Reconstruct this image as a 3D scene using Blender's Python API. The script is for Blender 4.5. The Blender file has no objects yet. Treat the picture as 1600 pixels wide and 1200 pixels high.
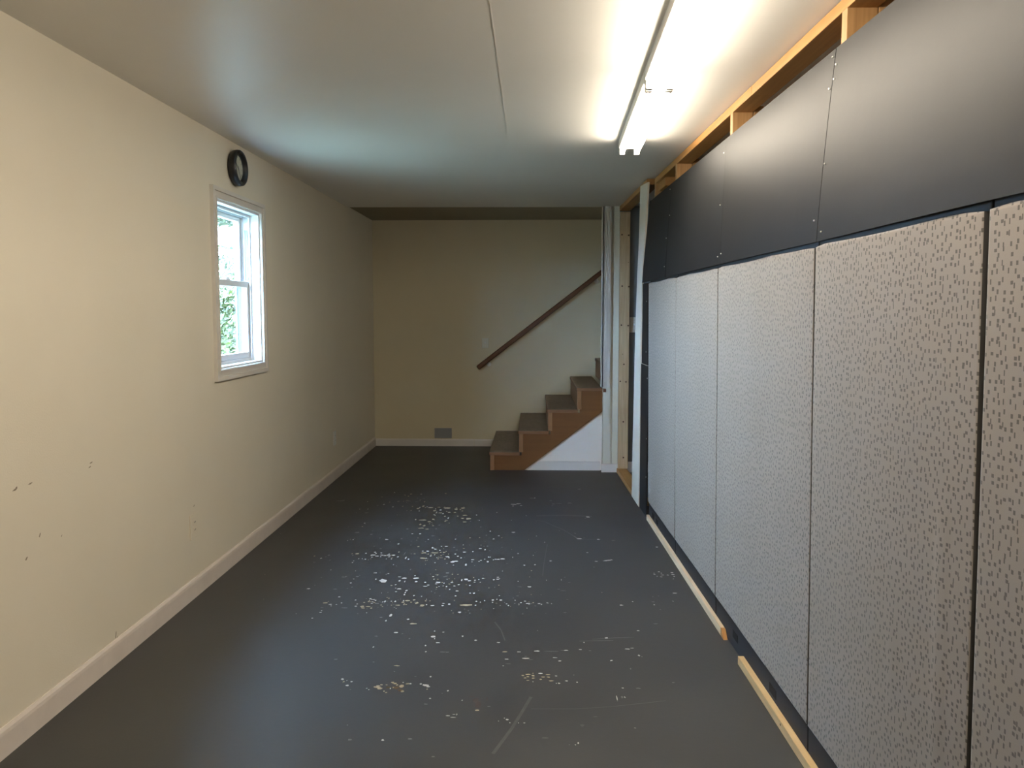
import bpy, bmesh, math, random
from mathutils import Vector, Matrix
random.seed(7)
C = bpy.context.scene.collection
S = bpy.context.scene

# ------------------------------------------------------------------ camera, world, exposure
cam_d = bpy.data.cameras.new('camera'); cam = bpy.data.objects.new('camera', cam_d); C.objects.link(cam)
cam.location = (0, 0, 1.42)
cam.rotation_euler = (math.radians(90 - 4.099), 0, math.radians(1.619))
cam_d.sensor_fit = 'HORIZONTAL'; cam_d.sensor_width = 36.0; cam_d.lens = 27.0
cam_d.shift_y = -25 / 1600
cam_d.clip_start = 0.02; cam_d.clip_end = 300
S.camera = cam
S.view_settings.view_transform = 'Standard'; S.view_settings.look = 'None'
S.view_settings.gamma = 1.0; S.view_settings.use_curve_mapping = False
S.view_settings.exposure = 0.0
TUBE = 69.0          # radiance of the fluorescent tubes
SKY = 115.0         # bright sky, far brighter than the room
w = bpy.data.worlds.new('overcast_sky'); S.world = w; w.use_nodes = True
bg = w.node_tree.nodes['Background']; bg.inputs[0].default_value = (0.42, 0.66, 1.0, 1); bg.inputs[1].default_value = SKY
# daylight lamp at the head of the stairs (upper floor, round the corner)
ld = bpy.data.lights.new('upstairs_light', 'AREA'); ld.energy = 50; ld.color = (0.85, 0.93, 1.0); ld.shape = 'RECTANGLE'; ld.size = 0.3; ld.size_y = 0.3
lo = bpy.data.objects.new('upstairs_light', ld); C.objects.link(lo); lo.location = (3.1, 7.1, 3.06)
lo.rotation_euler = (Vector((0.3, 8.1, 0.4)) - lo.location).to_track_quat('-Z', 'Y').to_euler()

# ------------------------------------------------------------------ materials
def new_mat(name):
    m = bpy.data.materials.new(name); m.use_nodes = True
    nt = m.node_tree; b = nt.nodes['Principled BSDF']
    return m, nt, b
def N(nt, t, **kw):
    n = nt.nodes.new(t)
    for k, v in kw.items():
        if k in ('operation', 'noise_dimensions', 'voronoi_dimensions', 'feature', 'blend_type', 'data_type', 'wave_type', 'bands_direction', 'distance'):
            setattr(n, k, v)
        else: n.inputs[k].default_value = v
    return n
def plain(name, col, rough=0.5, var=0.06, vscale=3.0, bump=0.0, bscale=200.0, metal=0.0, spec=0.5, coat=0.0):
    m, nt, b = new_mat(name); L = nt.links
    tc = nt.nodes.new('ShaderNodeTexCoord')
    nz = N(nt, 'ShaderNodeTexNoise', Scale=vscale, Detail=5.0)
    L.new(tc.outputs['Object'], nz.inputs['Vector'])
    mr = N(nt, 'ShaderNodeMapRange'); mr.inputs['From Min'].default_value = 0.3; mr.inputs['From Max'].default_value = 0.7
    mr.inputs['To Min'].default_value = 1 - var; mr.inputs['To Max'].default_value = 1 + var
    L.new(nz.outputs['Fac'], mr.inputs['Value'])
    mx = N(nt, 'ShaderNodeVectorMath', operation='SCALE'); mx.inputs[0].default_value = col[:3]
    L.new(mr.outputs[0], mx.inputs['Scale']); L.new(mx.outputs[0], b.inputs['Base Color'])
    b.inputs['Roughness'].default_value = rough; b.inputs['Metallic'].default_value = metal
    b.inputs['Specular IOR Level'].default_value = spec
    if coat: b.inputs['Coat Weight'].default_value = coat
    if bump:
        n2 = N(nt, 'ShaderNodeTexNoise', Scale=bscale, Detail=3.0); L.new(tc.outputs['Object'], n2.inputs['Vector'])
        bp = N(nt, 'ShaderNodeBump', Strength=bump, Distance=0.002); L.new(n2.outputs['Fac'], bp.inputs['Height'])
        L.new(bp.outputs[0], b.inputs['Normal'])
    return m
def wood(name, c1, c2, axis=2, scale=14.0, rough=0.55, stretch=0.06):
    """long grain along the given object axis"""
    m, nt, b = new_mat(name); L = nt.links
    tc = nt.nodes.new('ShaderNodeTexCoord'); mp = nt.nodes.new('ShaderNodeMapping')
    sc = [1.0, 1.0, 1.0]; sc[axis] = stretch; mp.inputs['Scale'].default_value = sc
    L.new(tc.outputs['Object'], mp.inputs['Vector'])
    nz = N(nt, 'ShaderNodeTexNoise', Scale=scale * 4, Detail=6.0, Distortion=0.6); L.new(mp.outputs[0], nz.inputs['Vector'])
    n2 = N(nt, 'ShaderNodeTexNoise', Scale=3.0, Detail=2.0); L.new(tc.outputs['Object'], n2.inputs['Vector'])
    ad = N(nt, 'ShaderNodeMath', operation='MULTIPLY_ADD'); L.new(n2.outputs['Fac'], ad.inputs[0]); ad.inputs[1].default_value = 0.5
    L.new(nz.outputs['Fac'], ad.inputs[2])
    cr = nt.nodes.new('ShaderNodeValToRGB'); cr.color_ramp.elements[0].position = 0.5; cr.color_ramp.elements[1].position = 0.95
    cr.color_ramp.elements[0].color = (*c1, 1); cr.color_ramp.elements[1].color = (*c2, 1)
    L.new(ad.outputs[0], cr.inputs['Fac']); L.new(cr.outputs[0], b.inputs['Base Color'])
    b.inputs['Roughness'].default_value = rough
    bp = N(nt, 'ShaderNodeBump', Strength=0.15, Distance=0.001); L.new(nz.outputs['Fac'], bp.inputs['Height']); L.new(bp.outputs[0], b.inputs['Normal'])
    return m
def fabric(name, light, dark):
    m, nt, b = new_mat(name); L = nt.links
    tc = nt.nodes.new('ShaderNodeTexCoord'); sp = nt.nodes.new('ShaderNodeSeparateXYZ'); L.new(tc.outputs['Object'], sp.inputs[0])
    cb = nt.nodes.new('ShaderNodeCombineXYZ'); L.new(sp.outputs[0], cb.inputs[0]); L.new(sp.outputs[2], cb.inputs[1])
    vo = N(nt, 'ShaderNodeTexVoronoi', voronoi_dimensions='2D', feature='F1', Scale=57.0, Randomness=0.82)
    L.new(cb.outputs[0], vo.inputs['Vector'])
    sb = N(nt, 'ShaderNodeVectorMath', operation='SUBTRACT'); L.new(cb.outputs[0], sb.inputs[0]); L.new(vo.outputs['Position'], sb.inputs[1])
    ab = N(nt, 'ShaderNodeVectorMath', operation='ABSOLUTE'); L.new(sb.outputs[0], ab.inputs[0])
    s2 = nt.nodes.new('ShaderNodeSeparateXYZ'); L.new(ab.outputs[0], s2.inputs[0])
    sc = nt.nodes.new('ShaderNodeSeparateColor'); L.new(vo.outputs['Color'], sc.inputs[0])
    wx = N(nt, 'ShaderNodeMapRange'); wx.inputs['To Min'].default_value = 0.0018; wx.inputs['To Max'].default_value = 0.0042; L.new(sc.outputs[0], wx.inputs['Value'])
    wz = N(nt, 'ShaderNodeMapRange'); wz.inputs['To Min'].default_value = 0.0055; wz.inputs['To Max'].default_value = 0.0032; L.new(sc.outputs[0], wz.inputs['Value'])
    c1 = N(nt, 'ShaderNodeMath', operation='LESS_THAN'); L.new(s2.outputs[0], c1.inputs[0]); L.new(wx.outputs[0], c1.inputs[1])
    c2 = N(nt, 'ShaderNodeMath', operation='LESS_THAN'); L.new(s2.outputs[1], c2.inputs[0]); L.new(wz.outputs[0], c2.inputs[1])
    mu = N(nt, 'ShaderNodeMath', operation='MULTIPLY'); L.new(c1.outputs[0], mu.inputs[0]); L.new(c2.outputs[0], mu.inputs[1])
    nz = N(nt, 'ShaderNodeTexNoise', Scale=700.0, Detail=2.0); L.new(tc.outputs['Object'], nz.inputs['Vector'])
    n3 = N(nt, 'ShaderNodeTexNoise', Scale=3.0, Detail=3.0); L.new(tc.outputs['Object'], n3.inputs['Vector'])
    mx = nt.nodes.new('ShaderNodeMix'); mx.data_type = 'RGBA'
    mx.inputs['A'].default_value = (*light, 1); mx.inputs['B'].default_value = (*dark, 1)
    mf = N(nt, 'ShaderNodeMath', operation='MULTIPLY'); mf.inputs[1].default_value = 0.92; L.new(mu.outputs[0], mf.inputs[0])
    for s in mx.inputs:
        if s.name == 'Factor' and s.type == 'VALUE': L.new(mf.outputs[0], s); break
    for i_, s in enumerate(mx.inputs):
        if s.type == 'RGBA' and s.name == 'A': s.default_value = (*light, 1)
        if s.type == 'RGBA' and s.name == 'B': s.default_value = (*dark, 1)
    outc = [o for o in mx.outputs if o.type == 'RGBA'][0]
    mr = N(nt, 'ShaderNodeMapRange'); mr.inputs['To Min'].default_value = 0.88; mr.inputs['To Max'].default_value = 1.12; L.new(n3.outputs['Fac'], mr.inputs['Value'])
    vs = N(nt, 'ShaderNodeVectorMath', operation='SCALE'); L.new(outc, vs.inputs[0]); L.new(mr.outputs[0], vs.inputs['Scale'])
    L.new(vs.outputs[0], b.inputs['Base Color'])
    b.inputs['Roughness'].default_value = 0.85; b.inputs['Specular IOR Level'].default_value = 0.25
    b.inputs['Sheen Weight'].default_value = 0.42; b.inputs['Sheen Roughness'].default_value = 0.36; b.inputs['Sheen Tint'].default_value = (0.80, 0.90, 1, 1)  # blue sheen tint stands in for cool window daylight on the felt
    bp = N(nt, 'ShaderNodeBump', Strength=0.25, Distance=0.001); L.new(nz.outputs['Fac'], bp.inputs['Height']); L.new(bp.outputs[0], b.inputs['Normal'])
    return m
def glass(name):
    m = bpy.data.materials.new(name); m.use_nodes = True; nt = m.node_tree; nt.nodes.clear(); L = nt.links
    o = nt.nodes.new('ShaderNodeOutputMaterial'); tr = nt.nodes.new('ShaderNodeBsdfTransparent'); tr.inputs[0].default_value = (0.94, 0.97, 0.97, 1)
    gl = nt.nodes.new('ShaderNodeBsdfGlossy'); gl.inputs['Roughness'].default_value = 0.02
    fw = nt.nodes.new('ShaderNodeLayerWeight'); fw.inputs['Blend'].default_value = 0.5
    pw = N(nt, 'ShaderNodeMath', operation='POWER'); pw.inputs[1].default_value = 5.0; L.new(fw.outputs['Facing'], pw.inputs[0])
    lw = N(nt, 'ShaderNodeMath', operation='MULTIPLY_ADD'); L.new(pw.outputs[0], lw.inputs[0]); lw.inputs[1].default_value = 0.9; lw.inputs[2].default_value = 0.04
    mx = nt.nodes.new('ShaderNodeMixShader'); L.new(lw.outputs[0], mx.inputs[0]); L.new(tr.outputs[0], mx.inputs[1]); L.new(gl.outputs[0], mx.inputs[2])
    L.new(mx.outputs[0], o.inputs[0]); return m
def emit(name, col, st):
    m = bpy.data.materials.new(name); m.use_nodes = True; nt = m.node_tree; nt.nodes.clear()
    o = nt.nodes.new('ShaderNodeOutputMaterial'); e = nt.nodes.new('ShaderNodeEmission'); e.inputs[0].default_value = (*col, 1); e.inputs[1].default_value = st
    nt.links.new(e.outputs[0], o.inputs[0]); return m
def floor_mat():
    m, nt, b = new_mat('floor_paint'); L = nt.links
    tc = nt.nodes.new('ShaderNodeTexCoord')
    n1 = N(nt, 'ShaderNodeTexNoise', Scale=1.6, Detail=6.0, Roughness=0.6); L.new(tc.outputs['Object'], n1.inputs['Vector'])
    n2 = N(nt, 'ShaderNodeTexNoise', Scale=38.0, Detail=6.0, Roughness=0.75); L.new(tc.outputs['Object'], n2.inputs['Vector'])
    cr = nt.nodes.new('ShaderNodeValToRGB'); cr.color_ramp.elements[0].position = 0.3; cr.color_ramp.elements[1].position = 0.72
    cr.color_ramp.elements[0].color = (0.031, 0.031, 0.031, 1); cr.color_ramp.elements[1].color = (0.048, 0.048, 0.047, 1)
    L.new(n1.outputs['Fac'], cr.inputs['Fac'])
    gt = N(nt, 'ShaderNodeMapRange'); gt.inputs['From Min'].default_value = 0.66; gt.inputs['From Max'].default_value = 0.78
    L.new(n2.outputs['Fac'], gt.inputs['Value'])
    mf = N(nt, 'ShaderNodeMath', operation='MULTIPLY'); L.new(gt.outputs[0], mf.inputs[0]); mf.inputs[1].default_value = 0.05
    ad = N(nt, 'ShaderNodeVectorMath', operation='ADD'); L.new(cr.outputs[0], ad.inputs[0]); L.new(mf.outputs[0], ad.inputs[1])
    L.new(ad.outputs[0], b.inputs['Base Color'])
    rr = N(nt, 'ShaderNodeMapRange'); rr.inputs['To Min'].default_value = 0.36; rr.inputs['To Max'].default_value = 0.58; L.new(n1.outputs['Fac'], rr.inputs['Value'])
    L.new(rr.outputs[0], b.inputs['Roughness'])
    bp = N(nt, 'ShaderNodeBump', Strength=0.12, Distance=0.003); L.new(n2.outputs['Fac'], bp.inputs['Height']); L.new(bp.outputs[0], b.inputs['Normal'])
    return m

M = dict(
    wall=plain('beige_wall_paint', (0.74, 0.68, 0.555), 0.6, 0.03, 1.5, 0.25, 160),
    wall_back=plain('olive_beige_wall_paint', (0.68, 0.605, 0.425), 0.6, 0.03, 1.5, 0.25, 160),
    wall_cream=plain('cream_wall_paint', (0.70, 0.68, 0.57), 0.6, 0.03, 1.5, 0.25, 160),
    wall_white=plain('white_wall_paint', (0.88, 0.83, 0.76), 0.6, 0.03, 2.0, 0.2, 160),
    wall_grey=plain('grey_wall_paint', (0.20, 0.22, 0.23), 0.6, 0.05, 2.0, 0.2, 160),
    wall_dark=plain('dark_brown_board', (0.09, 0.065, 0.045), 0.6, 0.2, 4.0),
    ceil=plain('ceiling_paint', (0.86, 0.835, 0.785), 0.42, 0.03, 1.2, 0.15, 220),
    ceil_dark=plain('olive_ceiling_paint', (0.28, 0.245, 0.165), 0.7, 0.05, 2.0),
    trim=plain('white_trim_paint', (0.74, 0.70, 0.66), 0.4, 0.03, 6.0, 0.1, 90),
    base=plain('baseboard_paint', (0.70, 0.63, 0.57), 0.4, 0.06, 8.0, 0.3, 60),
    vinyl=plain('white_vinyl', (0.80, 0.82, 0.84), 0.35, 0.02, 6.0),
    strip=plain('weather_strip', (0.16, 0.18, 0.21), 0.6),
    floor=floor_mat(),
    chip=plain('bare_chip_white', (0.62, 0.60, 0.56), 0.7, 0.15, 30.0),
    chip_tan=plain('bare_chip_tan', (0.44, 0.37, 0.24), 0.7, 0.25, 30.0),
    chip_grey=plain('worn_paint_grey', (0.18, 0.176, 0.17), 0.6, 0.2, 30.0),
    chip_faint=plain('scuffed_paint', (0.085, 0.083, 0.081), 0.5, 0.15, 30.0),
    chip_brown=plain('bare_chip_brown', (0.12, 0.08, 0.035), 0.7, 0.3, 40.0),
    chip_red=plain('old_paint_dull_red', (0.068, 0.052, 0.047), 0.6, 0.2, 30.0),
    black_gloss=plain('black_hardboard', (0.013, 0.013, 0.0135), 0.5, 0.1, 4.0, 0.05, 500, spec=0.155),
    black=plain('black_plastic', (0.010, 0.0105, 0.012), 0.6, 0.1, 10.0),
    hole=plain('hole_shade_black', (0.002, 0.002, 0.002), 0.9),  # near-black, painted as the shade inside knockouts and socket slots
    fabric=fabric('dashed_grey_fabric', (0.180, 0.160, 0.146), (0.054, 0.049, 0.044)),
    pine_z=wood('pine_upright', (0.36, 0.195, 0.075), (0.48, 0.28, 0.12), 2),
    pine_x=wood('pine_lengthwise', (0.35, 0.165, 0.045), (0.45, 0.225, 0.065), 0),
    fabric_edge=plain('dark_panel_edge', (0.03, 0.028, 0.026), 0.85),
    board_white=plain('cream_board', (0.74, 0.65, 0.53), 0.5, 0.04, 5.0),
    trim_grey=plain('dull_white_trim', (0.68, 0.645, 0.59), 0.45, 0.03, 6.0),
    tread_edge=wood('brown_tread_edge', (0.16, 0.072, 0.030), (0.22, 0.105, 0.048), 0, 6.0, 0.5),
    outer=plain('darkened_outer_frame', (0.014, 0.018, 0.022), 0.5),
    pine_gold=wood('golden_pine_strip', (0.48, 0.32, 0.14), (0.64, 0.46, 0.24), 0),
    pine_jamb=wood('pale_knotty_pine', (0.46, 0.31, 0.17), (0.62, 0.45, 0.27), 2),
    pine_pale=wood('pale_pine_strip', (0.55, 0.40, 0.24), (0.74, 0.58, 0.38), 0),
    knot=plain('knot_brown', (0.07, 0.03, 0.012), 0.6),
    stain=wood('brown_stair_paint', (0.135, 0.049, 0.008), (0.17, 0.065, 0.012), 0, 6.0, 0.6),
    stain_end=wood('brown_riser_end', (0.24, 0.12, 0.05), (0.30, 0.15, 0.065), 2, 6.0, 0.5),
    tread=wood('worn_tread_paint', (0.115, 0.074, 0.046), (0.19, 0.128, 0.086), 1, 8.0, 0.42, 0.3),
    rail=wood('dark_red_rail', (0.075, 0.027, 0.009), (0.14, 0.053, 0.017), 0, 8.0, 0.6),
    metal=plain('bright_steel', (0.75, 0.73, 0.70), 0.3, metal=1.0),
    vent=plain('grey_cover', (0.28, 0.29, 0.30), 0.45),
    plate=plain('ivory_plate', (0.62, 0.58, 0.48), 0.4),
    plate_white=plain('white_plate', (0.74, 0.76, 0.72), 0.4),
    clock=plain('clock_black', (0.010, 0.010, 0.010), 0.35),
    dial=plain('clock_dial', (0.66, 0.63, 0.52), 0.5),
    enamel=plain('white_enamel', (0.82, 0.80, 0.76), 0.4),
    tube=emit('fluorescent_glow', (1.0, 0.88, 0.71), TUBE),
    glass=glass('clear_glass'),
    leaf=plain('leaf_green', (0.048, 0.056, 0.009), 0.6, 0.5, 2.5),
    leaf_dark=plain('leaf_dark_green', (0.034, 0.043, 0.009), 0.6, 0.5, 2.5),
    bark=plain('bark', (0.11, 0.08, 0.055), 0.9, 0.3, 9.0, 0.6, 30),
    grass=plain('dry_pale_lawn', (0.09, 0.095, 0.06), 0.9, 0.35, 1.5),
    cable=plain('cable_black', (0.02, 0.02, 0.02), 0.6),
    scuff=plain('scuff_dark', (0.27, 0.22, 0.155), 0.7),
)

# ------------------------------------------------------------------ helpers
def bx(bm, x0, x1, y0, y1, z0, z1, bev=0.0, mi=0):
    t = bmesh.new()
    r = bmesh.ops.create_cube(t, size=1.0)
    for v in t.verts:
        v.co = Vector(((x0 + x1) / 2 + v.co.x * (x1 - x0), (y0 + y1) / 2 + v.co.y * (y1 - y0), (z0 + z1) / 2 + v.co.z * (z1 - z0)))
    if bev: bmesh.ops.bevel(t, geom=list(t.edges), offset=bev, segments=2, affect='EDGES', profile=0.5)
    for f in t.faces: f.material_index = mi
    me = bpy.data.meshes.new('t'); t.to_mesh(me); t.free(); bm.from_mesh(me); bpy.data.meshes.remove(me)
    return bm
def box(*a, bev=0.0):
    return bx(bmesh.new(), *a, bev=bev)
def prism(pts, axis, a, b, bm=None):
    """polygon pts in the plane normal to axis, extruded a..b. axis 'x': pts (y,z); 'y': (x,z); 'z': (x,y)"""
    bm = bm or bmesh.new()
    def mk(p, t):
        return {'x': (t, p[0], p[1]), 'y': (p[0], t, p[1]), 'z': (p[0], p[1], t)}[axis]
    va = [bm.verts.new(mk(p, a)) for p in pts]; vb = [bm.verts.new(mk(p, b)) for p in pts]
    bm.faces.new(va); bm.faces.new(list(reversed(vb)))
    n = len(pts)
    for i in range(n): bm.faces.new((va[i], vb[i], vb[(i + 1) % n], va[(i + 1) % n]))
    bmesh.ops.recalc_face_normals(bm, faces=bm.faces)
    return bm
def cyl(p0, p1, r0, r1=None, seg=16, bm=None, cap=True):
    bm = bm or bmesh.new(); r1 = r0 if r1 is None else r1
    p0 = Vector(p0); p1 = Vector(p1); d = (p1 - p0).normalized()
    a = d.orthogonal().normalized(); b = d.cross(a)
    A = []; B = []
    for i in range(seg):
        t = 2 * math.pi * i / seg; o = a * math.cos(t) + b * math.sin(t)
        A.append(bm.verts.new(p0 + o * r0)); B.append(bm.verts.new(p1 + o * r1))
    for i in range(seg):
        f = bm.faces.new((A[i], A[(i + 1) % seg], B[(i + 1) % seg], B[i])); f.smooth = True
    if cap: bm.faces.new(list(reversed(A))); bm.faces.new(B)
    bmesh.ops.recalc_face_normals(bm, faces=bm.faces)
    return bm
def lathe(profile, bm=None, seg=48):
    """profile (r, h) revolved about local Z"""
    bm = bm or bmesh.new(); rings = []
    for r, h in profile:
        rings.append([bm.verts.new((r * math.cos(2 * math.pi * i / seg), r * math.sin(2 * math.pi * i / seg), h)) for i in range(seg)] if r > 1e-6 else [bm.verts.new((0, 0, h))])
    for A, B in zip(rings, rings[1:]):
        for i in range(seg):
            j = (i + 1) % seg
            if len(A) == 1 and len(B) == 1: continue
            if len(A) == 1: bm.faces.new((A[0], B[i], B[j]))
            elif len(B) == 1: bm.faces.new((A[i], A[j], B[0]))
            else: bm.faces.new((A[i], A[j], B[j], B[i]))
    bmesh.ops.recalc_face_normals(bm, faces=bm.faces)
    return bm
def obj(name, bm, mat, parent=None, loc=None, rot=None, smooth=False):
    me = bpy.data.meshes.new(name); bm.to_mesh(me); bm.free()
    for m in (mat if isinstance(mat, (list, tuple)) else [mat]): me.materials.append(M[m] if isinstance(m, str) else m)
    if smooth:
        for p in me.polygons: p.use_smooth = True
    o = bpy.data.objects.new(name, me); C.objects.link(o)
    if parent: o.parent = parent
    if loc is not None: o.location = loc
    if rot is not None: o.rotation_euler = rot
    return o
def share(o, name=None, parent=None, loc=None, rot=None):
    c = o.copy(); C.objects.link(c)
    if parent: c.parent = parent
    if loc is not None: c.location = loc
    if rot is not None: c.rotation_euler = rot
    return c
def tag(o, label, cat, group=None):
    o['label'] = label; o['category'] = cat
    if group: o['group'] = group
    return o
def thing(name, label, cat, loc=(0, 0, 0), rot=(0, 0, 0), group=None):
    o = bpy.data.objects.new(name, None); C.objects.link(o); o.location = loc; o.rotation_euler = rot
    return tag(o, label, cat, group)
def struct(o, label=None):
    o['kind'] = 'structure'
    if label: o['label'] = label
    return o
# frame of the right-hand partition: local x runs along it towards the camera, local y into the wall
RA = math.atan2(-0.99968, 0.0254); RU = Vector((0.0254, -0.99968, 0)); RN = Vector((-0.99968, -0.0254, 0)); R0 = Vector((0.778, 5.225, 0))
def rp(u, n=0.0, z=0.0): return R0 + RU * u + RN * n + Vector((0, 0, z))
def rthing(name, label, cat, u, n=0.0, z=0.0, group=None, tilt=0.0):
    return thing(name, label, cat, rp(u, n, z), (tilt, 0, RA), group)
def robj(name, bm, mat, u, n=0.0, z=0.0): return obj(name, bm, mat, None, rp(u, n, z), (0, 0, RA))

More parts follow.
